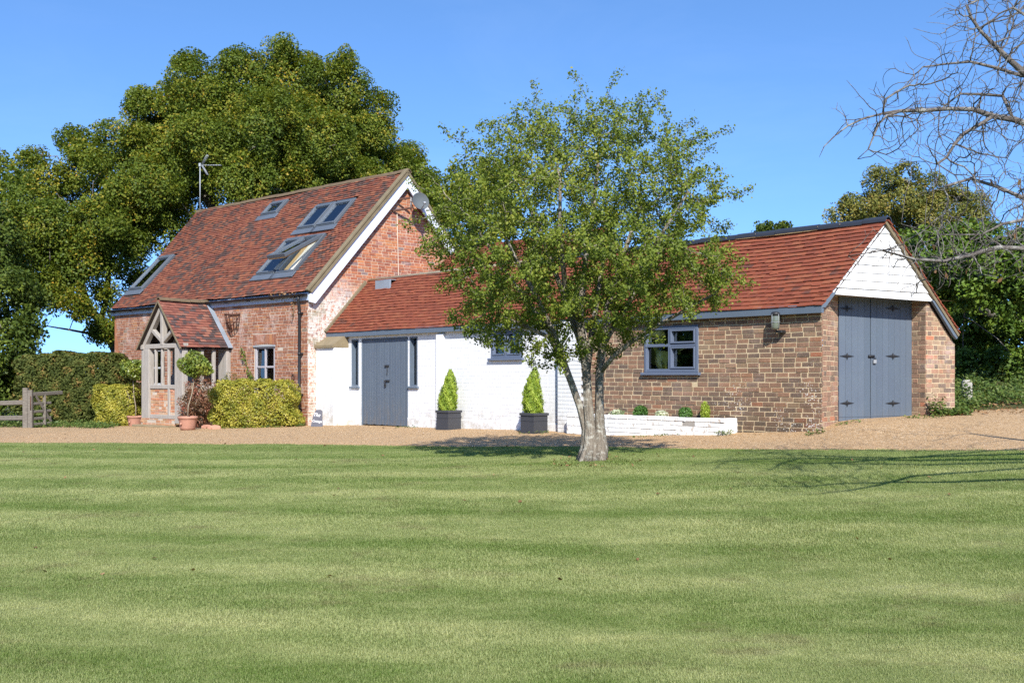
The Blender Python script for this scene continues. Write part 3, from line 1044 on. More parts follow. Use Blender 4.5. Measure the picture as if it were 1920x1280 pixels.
# skylights
def sky_rect(bl_, br2, tl, tr):
    a, b, c, d = (fr_c.pix(*q) for q in (bl_, br2, tl, tr))
    return ((a[0] + c[0]) / 2, (b[0] + d[0]) / 2, (a[1] + b[1]) / 2, (c[1] + d[1]) / 2)
SK = [sky_rect((246, 546), (268, 544), (300, 482), (327, 479)), sky_rect((487, 407), (523, 401), (509, 381), (545, 375)),
      sky_rect((557, 434), (594, 427), (591, 387), (630, 380)), sky_rect((596, 427), (631, 420), (632, 380), (672, 372)),
      sky_rect((481, 520), (518, 513), (536, 451), (573, 445)), sky_rect((520, 514), (554, 509), (574, 445), (611, 437))]
SK = [(c - .40, c + .40, v0, v1) if i != 0 else (a, b, v0, v1) for i, (a, b, v0, v1) in enumerate(SK) for c in [(a + b) / 2]]
# pairs sit edge to edge
for i, j in ((2, 3), (4, 5)):
    c = (SK[i][1] + SK[j][0]) / 2
    v0 = (SK[i][2] + SK[j][2]) / 2; v1 = (SK[i][3] + SK[j][3]) / 2
    SK[i] = (c - .84, c - .03, v0, v1); SK[j] = (c + .03, c + .84, v0, v1)
# the two pairs line up one above the other
cm = (SK[2][1] + SK[3][0] + SK[4][1] + SK[5][0]) / 4
holes_r = [(a - .03, b + .03, c - .05, d + .05) for a, b, c, d in SK]
warp_c = lambda u, v: .034 * math.sin(u * .9 + .4) * math.sin(v * .8 + .3) + .012 * math.sin(u * 2.3 + v)
poly_rc = [(uel, -.09), (0, -.09), (0, SL - .02), (url, SL - .02)]
tile_roof(cot, 'roof', fr_c, poly_rc, holes_r, M['tile_cottage'], tiles_c, .098, .165, warp_c, -.09)
fr_b = Fr(R3 + Vector((0, 0, 0)), DLc, (R3 - E3) - 2 * ((R3 - E3).dot(fg.U)) * fg.U)       # rear slope, V upwards to the ridge
fr_b = Fr(R3 - fr_b.V * (SL + .1), DLc, fr_b.V)
mb = MB(); sheet(mb, fr_b, [(0, 0), (-uel, 0), (-url, SL + .1), (0, SL + .1)], [], -.01)
mb.box(fr_b, -.0, .9, 0, SL + .05, -.06, -.012)
mb.build('roof', M['tile_cottage'], cot, label='rear slope of the cottage roof')
ridge_tiles(cot, fr_c.p(0, SL, -.03), fr_c.p(url, SL, -.03), M['ridge_brown'], .32, .125, .05)

# verge: mortar edge, bargeboards, fascia, gutter, downpipe
mb = MB()
def slope_bar(mb, fr, a, b, h0, h1, n0, n1):
    """Board in frame fr along the line a-b, reaching from h0 to h1 across it."""
    d = Vector((b[0] - a[0], b[1] - a[1])); d.normalize(); p = Vector((-d.y, d.x))
    pts = [(a[0] + p.x * h0, a[1] + p.y * h0), (b[0] + p.x * h0, b[1] + p.y * h0), (b[0] + p.x * h1, b[1] + p.y * h1), (a[0] + p.x * h1, a[1] + p.y * h1)]
    mb.prism(fr, pts, n0, n1, .5, .004)
eL = ((E3 - A).dot(fg.U), E3.z); ap = ((R3 - A).dot(fg.U), R3.z)
eR = (2 * ap[0] - eL[0], eL[1])
dE = Vector((ap[0] - eL[0], ap[1] - eL[1])).normalized()
eL0 = (eL[0] - dE.x * .07, eL[1] - dE.y * .07)
eR0 = (eR[0] + dE.x * .07, eR[1] - dE.y * .07)
slope_bar(mb, fg, eL0, ap, -.075, -.012, .10, .185)
mb.box(fr_c, -.10, .028, -.10, SL + .02, .012, .066, bev=.01)
slope_bar(mb, fg, ap, eR0, -.075, -.012, .10, .185)
mb.build('mortar_verge', M['fillet'], cot)
mb = MB()
def barge(mb, a, b, w0, w1):
    d = Vector((b[0] - a[0], b[1] - a[1])).normalized(); p = Vector((-d.y, d.x))
    return d, p
k = .255
apl = (ap[0], ap[1] - .105); apl2 = (ap[0], ap[1] - .105 - k * 1.32)
fl = (eL0[0] + .02, eL0[1] - .10); fl2 = (eL0[0] + .02 + k * .30, eL0[1] - .10 - .04)
mb.prism(fg, [fl, (fl[0], fl[1] - .17), (fl[0] + .17, fl[1] - .20), apl2, apl], .10, .145, .5, .005)
frr = (2 * ap[0] - fl[0], fl[1])
mb.prism(fg, [apl, apl2, (frr[0] - .17, frr[1] - .20), (frr[0], frr[1] - .17), frr], .10, .145, .5, .005)
mb.build('bargeboard', M['bargewhite'], cot)
mb = MB(); mb.box(ff, uel + .05, .08, z_e - .28, z_e - .085, .005, .05, bev=.004); mb.build('fascia', M['paleblue'], cot)
mb = MB()
gn, gzv = .135, z_e - .12
gu0, gu1 = uel + .02, .10
m = 9; vs = []
for u in (gu0, gu1):
    for rr in (.06, .052):
        for k in range(m):
            an = math.pi + math.pi * k / (m - 1)
            vs.append(ff.p(u, gzv + math.sin(an) * rr, gn + math.cos(an) * rr))
fs = []
for k in range(m - 1):
    fs += [(k, 2*m + k, 2*m + k + 1, k + 1), (m + k, m + k + 1, 3*m + k + 1, 3*m + k)]
fs += [tuple(range(m)), tuple(range(2*m, 3*m))]
mb.add(vs, fs)
for i in range(10):
    u = gu0 + .3 + i * 1.02
    mb.box(ff, u - .015, u + .015, gzv - .075, gzv - .055, .05, gn + .02)
gut = mb.build('gutter', M['black'], cot)
mb = MB()
du = ff.pix(566.5, 650)[0]
dn = .085
mb.tube([ff.p(du + .02, gzv - .05, gn), ff.p(du + .02, gzv - .14, gn), ff.p(du + .005, gzv - .32, dn), ff.p(du, 1.6, dn), ff.p(du - .02, .08, dn), ff.p(du - .02, .03, dn + .10)], .036, 12)
for v in (2.75, 1.75, .75):
    mb.tube([ff.p(du, v - .035, dn), ff.p(du, v + .035, dn)], .044, 12)
    mb.box(ff, du - .06, du + .06, v - .02, v + .02, .01, dn)
mb.build('downpipe', M['black'], cot)

# windows
w = window(cot, ff, win_u0, win_u1, win_v0, win_v1, M['frame_grey'], (0, .5, 1), (0, .28, .60, 1), .075, .05, -.075, -.012, sill=M['frame_grey'], label='front window with grey frame and six panes')
mb = MB(); mb.box(ff, win_u0 - .03, win_u1 + .03, win_v1 - .035, win_v1 + .015, -.02, .03, bev=.006); mb.build('drip_board', M['metal'], w)
room(cot, ff, win_u0 - .5, win_u1 + .6, win_v0 - .3, win_v1 + .3, 2.2, M['painted_dark_room'])
mb = MB(); mb.box(ff, win_u0 + .02, win_u0 + .43, win_v0, win_v1, -.17, -.155); mb.build('curtain', M['teal'], w)
window(cot, ff, pw_u0, pw_u1, pw_v0, pw_v1, M['white_frame'], (0, .5, 1), (0, .48, 1), .06, .05, -.06, -.01, sill=M['white_frame'], label='small white window seen through the porch')
room(cot, ff, pw_u0 - .3, pw_u1 + .3, pw_v0 - .3, pw_v1 + .3, 1.8, M['painted_dark_room'])
mb = MB(); mb.box(ff, pw_u0 + .1, pw_u0 + .35, pw_v0, pw_v1, -.34, -.3); mb.build('curtain', M['teal'], cot)

# skylights: curb frame, sash with pane, white reveals
def skylight(a, b, c, d, opened=False, label=None):
    s = MB(); fw = .075
    top = .085
    for q in ((a, a + fw, c, d), (b - fw, b, c, d), (a + fw, b - fw, c, c + fw), (a + fw, b - fw, d - fw * 1.5, d)):
        s.box(fr_c, *q, -.06, top - .03, bev=.008)
    sk = s.build('skylight', M['skyframe'], cot, label=label)
    ln = MB()
    q = [fr_c.p(u, v, n) for n in (.0, -.26) for u, v in ((a + .05, c + .05), (b - .05, c + .05), (b - .05, d - .05), (a + .05, d - .05))]
    ln.add(q, [(0, 1, 5, 4), (1, 2, 6, 5), (2, 3, 7, 6), (3, 0, 4, 7)])
    ln.build('reveal_lining', M['plaster'], sk)
    dk = MB(); dk.add(q[4:], [(0, 1, 2, 3)]); dk.build('painted_dark_room' if opened else 'added_white_panel', M['painted_dark_room' if opened else 'plaster'], sk)  # added sheet: near-black for room shade, white to brighten the closed skylights
    # sash turns about its middle when opened (the lower edge swings out)
    ang = R(19) if opened else 0
    vm = d - .12 if opened else (c + d) / 2
    V2 = (fr_c.V * math.cos(ang) - fr_c.N * math.sin(ang))
    fs_ = Fr(fr_c.p(0, vm, .05 if opened else .03), fr_c.U, V2)
    lo, hi = c - vm + .03, d - vm - .1
    sb = MB(); g = .065
    for q in ((a + .02, a + .02 + g, lo, hi), (b - .02 - g, b - .02, lo, hi), (a + .02 + g, b - .02 - g, lo, lo + g), (a + .02 + g, b - .02 - g, hi - g, hi)):
        sb.box(fs_, *q, -.035, .055, bev=.008)
    sb.build('sash', M['skyframe'], sk)
    pb = MB(); pb.box(fs_, a + .02 + g - .005, b - .02 - g + .005, lo + g - .005, hi - g + .005, .0, .008)
    pb.build('pane', M['glass_sky'], sk)
    ib = MB()
    if opened:
        for q in ((a + .05, a + .10, lo + .01, hi), (b - .10, b - .05, lo + .01, hi), (a + .1, b - .1, lo + .01, lo + .06)):
            ib.box(fs_, *q, -.07, -.036)
        ib.build('sash_lining', M['pine'], sk)
        bl2 = MB(); bl2.box(fr_c, a + .36, b - .08, c + .08, d - .06, -.035, -.02, bev=.004); bl2.build('blind', M['blind'], sk)
        pn = MB(); pn.box(fr_c, a + .14, a + .352, c + .08, d - .06, -.05, -.035, bev=.004); pn.build('pine_jamb', M['pine'], sk)
    ap_ = MB(); ap_.box(fr_c, a - .10, b + .10, c - .20, c + .005, .012, .036, bev=.006)
    ap_.build('lead_apron', M['lead_dark'], sk)
    return sk
for i, s_ in enumerate(SK):
    skylight(*s_, opened=(i == 5), label=('long skylight near the far end of the roof', 'small single skylight near the ridge', 'upper skylight, farther of its pair', 'upper skylight, nearer of its pair', 'lower closed skylight', 'skylight tilted open over a cream blind')[i])

# lead, cable and wall irons on the gable
mb = MB()
cp = [fg.pix(*q) for q in ((743, 398), (744.5, 460), (746, 515), (744, 522), (738, 522.5), (734, 518))]
mb.tube([fg.p(u, v, .028) for u, v in cp], .011, 6); mb.build('cable', M['cream'], cot)
mb = MB()
u, v = ff.pix(551, 707)
ring = [ff.p(u + math.cos(a) * .045, v + math.sin(a) * .075, .03) for a in np.linspace(0, 2 * math.pi, 13)]
mb.tube(ring, .014, 6, cap=False); mb.build('wall_ring', M['rust'], cot)
bricks_c.flush(300); tiles_c.flush(300)


# ================================================================ the low outbuilding
L0 = Vector((-4.646, 26.7, 0))
DR = Vector((.92, -1, 0)).normalized()
lf = Fr(L0, DR, Z)
uC = lf.pix(1541, 700)[0]
C0 = lf.p(uC, 0)
fe = Fr(C0, (.87, .49, 0), Z)
ev = fe.off(.10)
low = thing('low_outbuilding', lf.p(7, 0, -1.5), 'long low outbuilding, half white painted and half brown brick, under a red tiled roof', 'outbuilding')
bricks_l = Store('brick'); tiles_l = Store('tile')
LE3 = ev.p(*ev.pix(1545, 568)); LR3 = ev.p(*ev.pix(1664, 413))
fl_ = Fr(LE3, DR, (LR3 - LE3) - (LR3 - LE3).dot(DR) * DR)
u_r = (LR3 - LE3).dot(DR); v_r = (LR3 - LE3).dot(fl_.V)
def on_gable(fr, v):
    o = fr.p(0, v)
    return (A - o).dot(fg.N) / DR.dot(fg.N)
ug0, ug1 = on_gable(fl_, -.06), on_gable(fl_, v_r)
warp_l = lambda u, v: .026 * math.sin(u * .8) * math.sin(v * 1.3 + .3) + .01 * math.sin(u * 2.1 + v)
poly_rl = [(ug0, -.06), (-.06 * u_r / v_r, -.06), (u_r, v_r - .01), (ug1, v_r - .01)]
z_le = LE3.z
wl = z_le - .06
u_g = (A - lf.p(0, 0)).dot(fg.N) / DR.dot(fg.N)
u_pil0, u_pil1 = lf.pix(1056, 700)[0], lf.pix(1100, 700)[0]
bd = [lf.pix(678.5, 700)[0], lf.pix(723, 700)[0], lf.pix(765, 700)[0]]
bd_top = lf.pix(700, 635)[1]
sl1 = (lf.pix(659, 700)[0], lf.pix(672.5, 700)[0], lf.pix(665, 724)[1], lf.pix(665, 636)[1])
sl2 = (lf.pix(768, 700)[0], lf.pix(783, 700)[0], lf.pix(775, 724)[1], lf.pix(775, 631)[1])
ww = (lf.pix(921, 650)[0], lf.pix(980, 650)[0], lf.pix(950, 671)[1], lf.pix(950, 618)[1])
sw = (lf.pix(1209, 650)[0], lf.pix(1310, 650)[0], lf.pix(1260, 698)[1], lf.pix(1260, 611)[1])
u_mid = (u_pil0 + u_pil1) / 2
polyw = [(u_g, -.15), (u_mid, -.1), (u_mid, wl), (u_g, wl)]
brick_wall(low, 'white_wall', lf, polyw, [(bd[0], bd[2], -.3, bd_top), sl1, sl2, ww], M['white_brick'], M['white_joint'], bricks_l, .075, 'stretcher', gap=.0035, jit=.3, proud=-.0035, label='white painted brick wall')
polyb = [(u_mid, -.1), (uC, -.05), (uC, wl), (u_mid, wl)]
brick_wall(low, 'brick_wall', lf, polyb, [sw], M['brick_brown'], M['mortar_tan'], bricks_l, .079, 'stretcher', gap=.0155, label='brown brick wall with white lichen spots')
# plinth of the white wall
for a, b in ((u_g + .1, bd[0] - .01), (bd[2] + .01, u_pil0 - .002)):
    vp = .26
    mb = MB(); mb.box(lf, a, b, -.15, vp, .004, .026, bev=.006); mb.build('plinth', M['white_brick'], low)
# pilasters
fp_ = lf.off(.10)
pl = thing
mb = MB(); mb.box(lf, u_pil0, u_pil1, -.15, wl - .01, .001, .15); pil = mb.build('pilaster', M['worn_joint'], low, label='white brick pilaster where the two walls meet')
v = .05; k = 0
while v < wl - .03:
    cuts = [u_pil0, u_pil0 + (.225 if k % 2 else .1125)]
    while cuts[-1] < u_pil1 - .16: cuts.append(cuts[-1] + .225)
    cuts.append(u_pil1)
    for a, b in zip(cuts[:-1], cuts[1:]):
        r_ = (a + .003, b - .003, v + .003, v + .072)
        bricks_l.items.append(dict(fr=lf.off(.152), rect=r_, poly=[(r_[0], r_[2]), (r_[1], r_[2]), (r_[1], r_[3]), (r_[0], r_[3])], full=False, n=rng.normal(0, .001), rnd=.5, mat=M['white_brick'], part=pil, sizes=(.215,), h=.07, dist=21))
    v += .075; k += 1
a, b = lf.pix(822, 650)[0], lf.pix(835, 650)[0]
mb = MB(); mb.box(lf, a, b, -.15, lf.pix(828, 626)[1], .004, .075, bev=.008); mb.build('pilaster', M['white_brick'], low, label='narrow white pilaster')
# buttress at the left end
fb = lf.off(.42)
ba, bb = fb.pix(592, 720)[0], fb.pix(626, 720)[0]
bt = fb.pix(610, 651)[1]
mb = MB(); mb.box(lf, ba, bb, -.2, bt, .0, .42, bev=.012); bu = mb.build('buttress', M['white_brick'], low, label='white painted buttress with sloping stone cap')
mb = MB()
q = [(ba - .05, bt - .01, .47), (bb + .01, bt - .01, .47), (bb + .01, bt + .05, .47), (ba - .05, bt + .05, .47), (ba - .05, bt - .01, .0), (bb + .01, bt - .01, .0), (bb + .01, bt + .33, .02), (ba - .05, bt + .33, .02)]
mb.add([lf.p(*p) for p in q], [(0, 1, 2, 3), (3, 2, 6, 7), (1, 5, 6, 2), (4, 0, 3, 7), (4, 5, 1, 0), (7, 6, 5, 4)])
mb.build('stone_cap', M['stone'], bu)

# end wall: flush piers, splayed jambs, recessed doors
tdl, tdr, tp = fe.pix(1567, 700)[0], fe.pix(1712, 700)[0], fe.pix(1736, 700)[0]
tend = fe.pix(1790, 700)[0]
fd = fe.off(-.30)
dl_, dr_ = fd.pix(1571, 700)[0], fd.pix(1708, 700)[0]
wbL, wbR = ev.pix(1555, 548), ev.pix(1757, 563)
v_wb = min(wbL[1], wbR[1])
pj0, pj1 = fe.p(0.015, 0), fd.p(dl_, 0)
fj = Fr(pj0, pj1 - pj0, Z); lj = (pj1 - pj0).length
brick_wall(low, 'brick_wall', fj, [(0, 0), (lj, .2), (lj, v_wb + .15), (.0, wl)], [], M['brick_pier'], M['mortar_tan'], bricks_l, .079, 'flemish', reveal=0, label='narrow splayed brick jamb')
pk0, pk1 = fd.p(dr_, 0), fe.p(tp, 0)
fk = Fr(pk0, pk1 - pk0, Z); lk = (pk1 - pk0).length
brick_wall(low, 'brick_wall', fk, [(0, .2), (lk, .2), (lk, v_wb + .1), (0, v_wb + .1)], [], M['brick_pier'], M['mortar_tan'], bricks_l, .079, 'flemish', L=.20, reveal=0, label='splayed brick jamb beside the doors')
rE = ev.pix(1800, 630)
rA = ((LR3 - C0).dot(fe.U), LR3.z)
slope = (rA[1] - rE[1]) / (rE[0] - rA[0])
vtp = rA[1] - slope * (tp - rA[0]) - .15
vte = rA[1] - slope * (tend - rA[0]) - .15
brick_wall(low, 'brick_wall', fe, [(tp, .2), (tend, .2), (tend, vte), (tp, vtp)], [], M['brick_pier'], M['mortar_tan'], bricks_l, .079, 'flemish', L=.20, reveal=0, label='brick pier to the right of the doors')
mb = MB()
# soffit and inner faces above the doors
mb.add([fe.p(0.02, v_wb + .02), fe.p(tend, v_wb + .02), fe.p(tend, v_wb + .02, -.5), fe.p(.02, v_wb + .02, -.5)], [(0, 3, 2, 1)])
mb.build('soffit', M['oak_dark'], low)
# garage doors
mid = fd.pix(1630.5, 700)[0]
vb1, vb2 = fd.pix(1575, 790)[1], fd.pix(1705, 783)[1]
def planked_door(name, fr, a, b, v0, v1, pw, mat, label=None, n=.0, split=None):
    mb = MB(); mb.box(fr, a + .004, b - .004, v0 + .01, v1, n - .05, n - .001)
    d = mb.build(name, mat, low, label=label)
    k = max(1, round((b - a) / pw))
    for i in range(k):
        u0, u1 = a + (b - a) * i / k, a + (b - a) * (i + 1) / k
        m_ = MB(); m_.box(fr, u0 + .002, u1 - .002, v0 + random.uniform(-.006, .012), v1 - .002, n, n + .022 + random.uniform(-.0015, .0015), random.random(), .003)
        m_.build('plank', mat, d)
    return d
gd1 = planked_door('door', fd, dl_ + .005, mid - .006, vb1, v_wb + .05, .14, M['blue'], 'blue-grey plank garage door nearer the corner')
gd2 = planked_door('door', fd, mid + .006, dr_ - .005, (vb1 + vb2) / 2 - .0, v_wb + .05, .14, M['blue'], 'blue-grey plank garage door with padlock hasp')
def hinge(door, fr, u0, u1, v, n=.024):
    um = (u0 + u1) / 2
    mb = MB(); mb.prism(fr, [(u0, v), (um, v - .026), (u1, v), (um, v + .026)], n, n + .008, .5, .002)
    mb.tube([fr.p(um, v - .05, n + .01), fr.p(um, v + .05, n + .01)], .008, 6)
    mb.build('hinge', M['iron'], door)
for py in (578.5, 667.5, 755.5):
    hinge(gd1, fd, fd.pix(1572, py)[0], fd.pix(1599, py)[0], fd.pix(1585, py)[1])
    hinge(gd2, fd, fd.pix(1658, py)[0], fd.pix(1685, py)[0], fd.pix(1671, py)[1])
mb = MB()
u, v = fd.pix(1633, 668)
mb.box(fd, u - .09, u + .05, v - .022, v + .022, .024, .04, bev=.004)
mb.tube([fd.p(u - .1, v, .045), fd.p(u + .03, v, .045)], .01, 8)
mb.tube([fd.p(u + .03, v - .02, .05), fd.p(u + .025, v - .06, .05), fd.p(u + .055, v - .06, .05), fd.p(u + .055, v - .02, .05)], .006, 6)
mb.build('hasp', M['iron'], gd2)
mb = MB(); mb.box(fd, u + .01, u + .07, v - .115, v - .055, .035, .06, bev=.006); mb.build('padlock', M['metal'], gd2)
mb = MB(); mb.box(fd, dl_, dr_, vb1 + .07, vb1 + .078, .024, .028); mb.build('bottom_batten', M['blue'], gd2)

# weatherboarded gable
wA = ((LR3 - C0).dot(fe.U), LR3.z - .06)
tri = [(wbL[0] + .05, wbL[1]), (wbR[0], wbR[1]), wA]
wg = MB(); wg.prism(fe, tri, -.02, .055)
gbl = wg.build('gable_end', M['boardwhite'], low, label='white weatherboarded gable above the garage doors')
v = min(wbL[1], wbR[1]); vt = wA[1]; nbd = 9
hb = (vt - v) / nbd
for i in range(nbd):
    v0, v1 = v + hb * i - .012, v + hb * (i + 1) + .01
    q = clip_poly([(tri[0][0] - .1, v0), (tri[1][0] + .1, v0), (tri[1][0] + .1, v1), (tri[0][0] - .1, v1)], [(tri[0][0] - .02, tri[0][1] - .02), (tri[1][0] + .02, tri[1][1] - .02), (wA[0], wA[1] + .02)])
    if len(q) < 3: continue
    m_ = MB()
    jn = random.uniform(-.004, .004)
    vs = [fe.p(u_, v_ + .006 * math.sin(u_ * 2 + i), .060 + .020 * (1 - (v_ - v0) / (v1 - v0)) + jn) for u_, v_ in q] + [fe.p(u_, v_, .05) for u_, v_ in q]
    k = len(q)
    m_.add(vs, [tuple(range(k))] + [(j, k + j, k + (j+1) % k, (j+1) % k) for j in range(k)], random.random())
    m_.build('board', M['boardwhite'], gbl)
# bargeboards at the feet of the gable, fascia
mb = MB()
fL, fT = ev.pix(1541, 577), ev.pix(1566, 548)
mb.prism(fe, [(fL[0] + .01, fL[1] + .045), (fL[0] + .01, fL[1]), (fL[0] + .08, fL[1] + .01), (fT[0] + .03, fT[1]), (fT[0] - .05, fT[1])], .05, .098, .5, .004)
bR0, bR1 = ev.pix(1748, 563), ev.pix(1797, 634)
mb.prism(fe, [(bR0[0], bR0[1]), (bR1[0] - .12, bR1[1] + .05), (bR1[0] - .03, bR1[1] - .02), (bR1[0] + .03, bR1[1] + .08), (bR0[0] + .17, bR0[1])], .05, .098, .5, .004)
mb.build('bargeboard', M['blue_trim'], low)
mb = MB(); mb.box(lf, u_g - .0, uC + .07, wl - .09, wl + .045, .06, .115, bev=.004); mb.build('fascia', M['blue_trim'], low)
mb = MB(); mb.box(lf, u_g, uC - .05, wl - .085, wl - .07, -.02, .058); mb.build('eaves_board', M['blue_trim'], low)

tile_roof(low, 'roof', fl_, poly_rl, [], M['tile_low'], tiles_l, .100, .165, warp_l, -.06)
# rear slope
RE3 = ev.p(rE[0], rE[1] + .04)
frl = Fr(RE3, -DR, (LR3 - RE3) - (LR3 - RE3).dot(DR) * DR)
ur2, vr2 = (LR3 - RE3).dot(-DR), (LR3 - RE3).dot(frl.V)
mb = MB(); sheet(mb, frl, [(0, 0), (13, 0), (13, vr2), (ur2, vr2)], [], -.02); mb.build('roof', M['tile_low'], low, label='rear slope of the low roof')
tile_roof(low, 'roof', frl, [(0, 0), (.9, 0), (.9 + ur2, vr2 - .02), (ur2, vr2 - .02)], [], M['tile_low'], tiles_l, .100, .165, None, 0.0, near=False, label='tiled rear verge')
mb = MB()
rv = (RE3 - C0).dot(fe.U), RE3.z
LV = math.hypot(rv[0] - rA[0], rv[1] - rA[1]); dV = Vector(((rv[0] - rA[0]) / LV, (rv[1] - rA[1]) / LV))
slope_bar(mb, fe, (rA[0], rA[1]), rv, -.075, -.03, .06, .115)
fvr = Fr(fe.p(rA[0], rA[1]), fe.U * dV.x + Z * dV.y, Z * dV.x - fe.U * dV.y)
vb3 = MB()
for i in range(int(LV / .098)):
    vb3.box(Fr(fvr.p(i * .098 + .05, -.008), fvr.U + fvr.V * .16, fvr.V - fvr.U * .16), -.062, .062, -.010, .012, .0, .135 + random.uniform(-.012, .012), random.random(), .004)
vb3.build('verge_tiles', M['tile_low'], low, kind='stuff')
mb.build('mortar_verge', M['fillet'], low)
um = u_r - 8.2
ridge_tiles(low, fl_.p(u_r + .02, v_r, -.02), fl_.p(um, v_r, -.02), M['ridge_dark'], .42, .115, .035)
ridge_tiles(low, fl_.p(um, v_r, -.02), fl_.p(ug1 + .5, v_r, -.02), M['tile_low'], .32, .10, .06)
mb = MB(); mb.tube([fl_.p(ug1, v_r - .02, .01), fl_.p(u_r - .02, v_r - .02, .01)], .05, 6); mb.build('ridge_bedding', M['mortar_tan'], low)
# mortar fillet where the roof meets the cottage gable
mb = MB(); q = [fl_.p(ug0 - .0, -.06, .03), fl_.p(on_gable(fl_, v_r * .93) + .0, v_r * .93, .05)]
mb.beam(q[0], q[1], .13, .11, up=fl_.N); mb.build('mortar_fillet', M['fillet'], low)
ld = fl_.p(*fl_.pix(704, 545)); fld = Fr(ld, DR, Z)
mb = MB(); mb.box(fld, .0, .62, -.03, .235, -.03, .012, bev=.006); mb.box(fld, .0, .62, .235, .25, -.3, .012, bev=.004); mb.build('lead_flashing', M['lead'], low)
# second range behind
G1, G2 = fg.p(2.95, 3.2, .01), fg.p(5.0, 4.75, .01)
fs2 = Fr(G1, DR, (G2 - G1) - (G2 - G1).dot(DR) * DR)
l2 = (G2 - G1).length
tile_roof(low, 'roof', fs2, [(0, 0), (5.6, 0), (5.6, l2), (.05, l2)], [], M['tile_low'], tiles_l, .100, .165, None, 0.0, near=False, label='tiled roof of the range behind')
mb = MB(); q = [fs2.p(5.6, 0, -.05), fs2.p(5.6, l2, -.05)]
h_ = -fs2.V.cross(DR).normalized()
back = Vector((fg.U.x, fg.U.y, 0))
mb.add([q[0], q[1], q[1] + back * 2 - Z * 1.5, q[1] + back * 2 - Z * 4.5, q[0] - Z * 3], [(0, 1, 2, 3, 4)][::-1] and [(4, 3, 2, 1, 0)])
mb.add([fs2.p(0.05, l2, -.02), fs2.p(5.6, l2, -.02), fs2.p(5.6, l2, -.02) + back * 2 - Z * 1.5, fs2.p(.05, l2, -.02) + back * 2 - Z * 1.5], [(0, 1, 2, 3)])
mb.build('rear_range_end', M['brick_brown'], low)
# plain rear wall
mb = MB()
q0 = fe.p(tend, 0, -.01); q1 = q0 - DR * 13
mb.add([q0 - Z * .2, q1 - Z * .2, q1 + Z * 1.75, q0 + Z * 1.75], [(0, 1, 2, 3)]); mb.build('brick_wall', M['brick_brown'], low, label='plain rear wall')

# barn doors in the white wall
v0d = gz(*lf.p((bd[0] + bd[2]) / 2, 0, .1).xy) + .02
b1 = planked_door('door', lf, bd[0] + .03, bd[1] - .004, v0d, bd_top - .02, .10, M['blue'], 'left blue-grey plank door in the white wall', n=-.03)
b2 = planked_door('door', lf, bd[1] + .004, bd[2] - .03, v0d, bd_top - .02, .10, M['blue'], 'right blue-grey plank door with bolts and padlock', n=-.03)
mb = MB()
for q in ((bd[0] - .0, bd[0] + .028, v0d - .1, bd_top), (bd[2] - .028, bd[2], v0d - .1, bd_top), (bd[0] + .028, bd[2] - .028, bd_top - .018, bd_top + .01)):
    mb.box(lf, *q, -.08, .012, bev=.004)
mb.build('door_frame', M['blue_trim'], low)
def bolt(px, py, s=1.0, lock=True):
    u, v = lf.pix(px, py)
    m_ = MB(); m_.box(lf, u - .085*s, u + .085*s, v - .025, v + .025, -.007, .008, bev=.003)
    m_.tube([lf.p(u - .11*s, v, .016), lf.p(u + .07*s, v, .016)], .011, 8)
    if lock:
        m_.tube([lf.p(u - .07, v - .02, .02), lf.p(u - .085, v - .07, .02), lf.p(u - .05, v - .075, .02), lf.p(u - .045, v - .02, .02)], .006, 6)
        m_.box(lf, u - .10, u - .04, v - .13, v - .07, .005, .03, bev=.006)
    else:
        m_.tube([lf.p(u + .03, v - .02, .02), lf.p(u + .035, v - .12, .02), lf.p(u + .02, v - .2, .018)], .009, 6)
    m_.build('bolt', M['iron'], b2)
bolt(725.5, 686, .8, False); bolt(726, 714)
# windows of the outbuilding
window(low, lf, *sl1, M['blue_trim'], (0, 1), (0, 1), .035, n0=-.125, n1=.006, sill=M['blue_trim'], label='narrow side light to the left of the barn doors', sill_proud=.05)
window(low, lf, *sl2, M['blue_trim'], (0, 1), (0, 1), .035, n0=-.125, n1=.006, sill=M['blue_trim'], label='narrow side light to the right of the barn doors', sill_proud=.05)
window(low, lf, *ww, M['frame_blue'], (0, .5, 1), (0, 1), .055, n0=-.07, n1=.015, sill=M['frame_blue'], label='small window in the white wall', casement=[(0, 0), (1, 0)])
window(low, lf, *sw, M['frame_blue'], (0, .47, 1), (0, .60, 1), .06, .05, n0=-.07, n1=.02, sill=M['frame_blue'], label='blue-grey four-pane window in the brown wall', casement=[(1, 0), (1, 1)])
room(low, lf, bd[0] - 1.2, bd[2] + 1.2, .02, 2.05, 2.0, M['painted_dark_room'])
room(low, lf, ww[0] - .5, ww[1] + .5, .6, 2.1, 1.8, M['painted_dark_room'])
room(low, lf, sw[0] - .5, sw[1] + .6, .5, 2.1, 1.8, M['painted_dark_room'])
mb = MB(); mb.box(lf, sw[0] + .08, sw[0] + .22, sw[2], sw[3], -.24, -.2); mb.build('curtain', M['plaster'], low)
bricks_l.flush(300); tiles_l.flush(300)


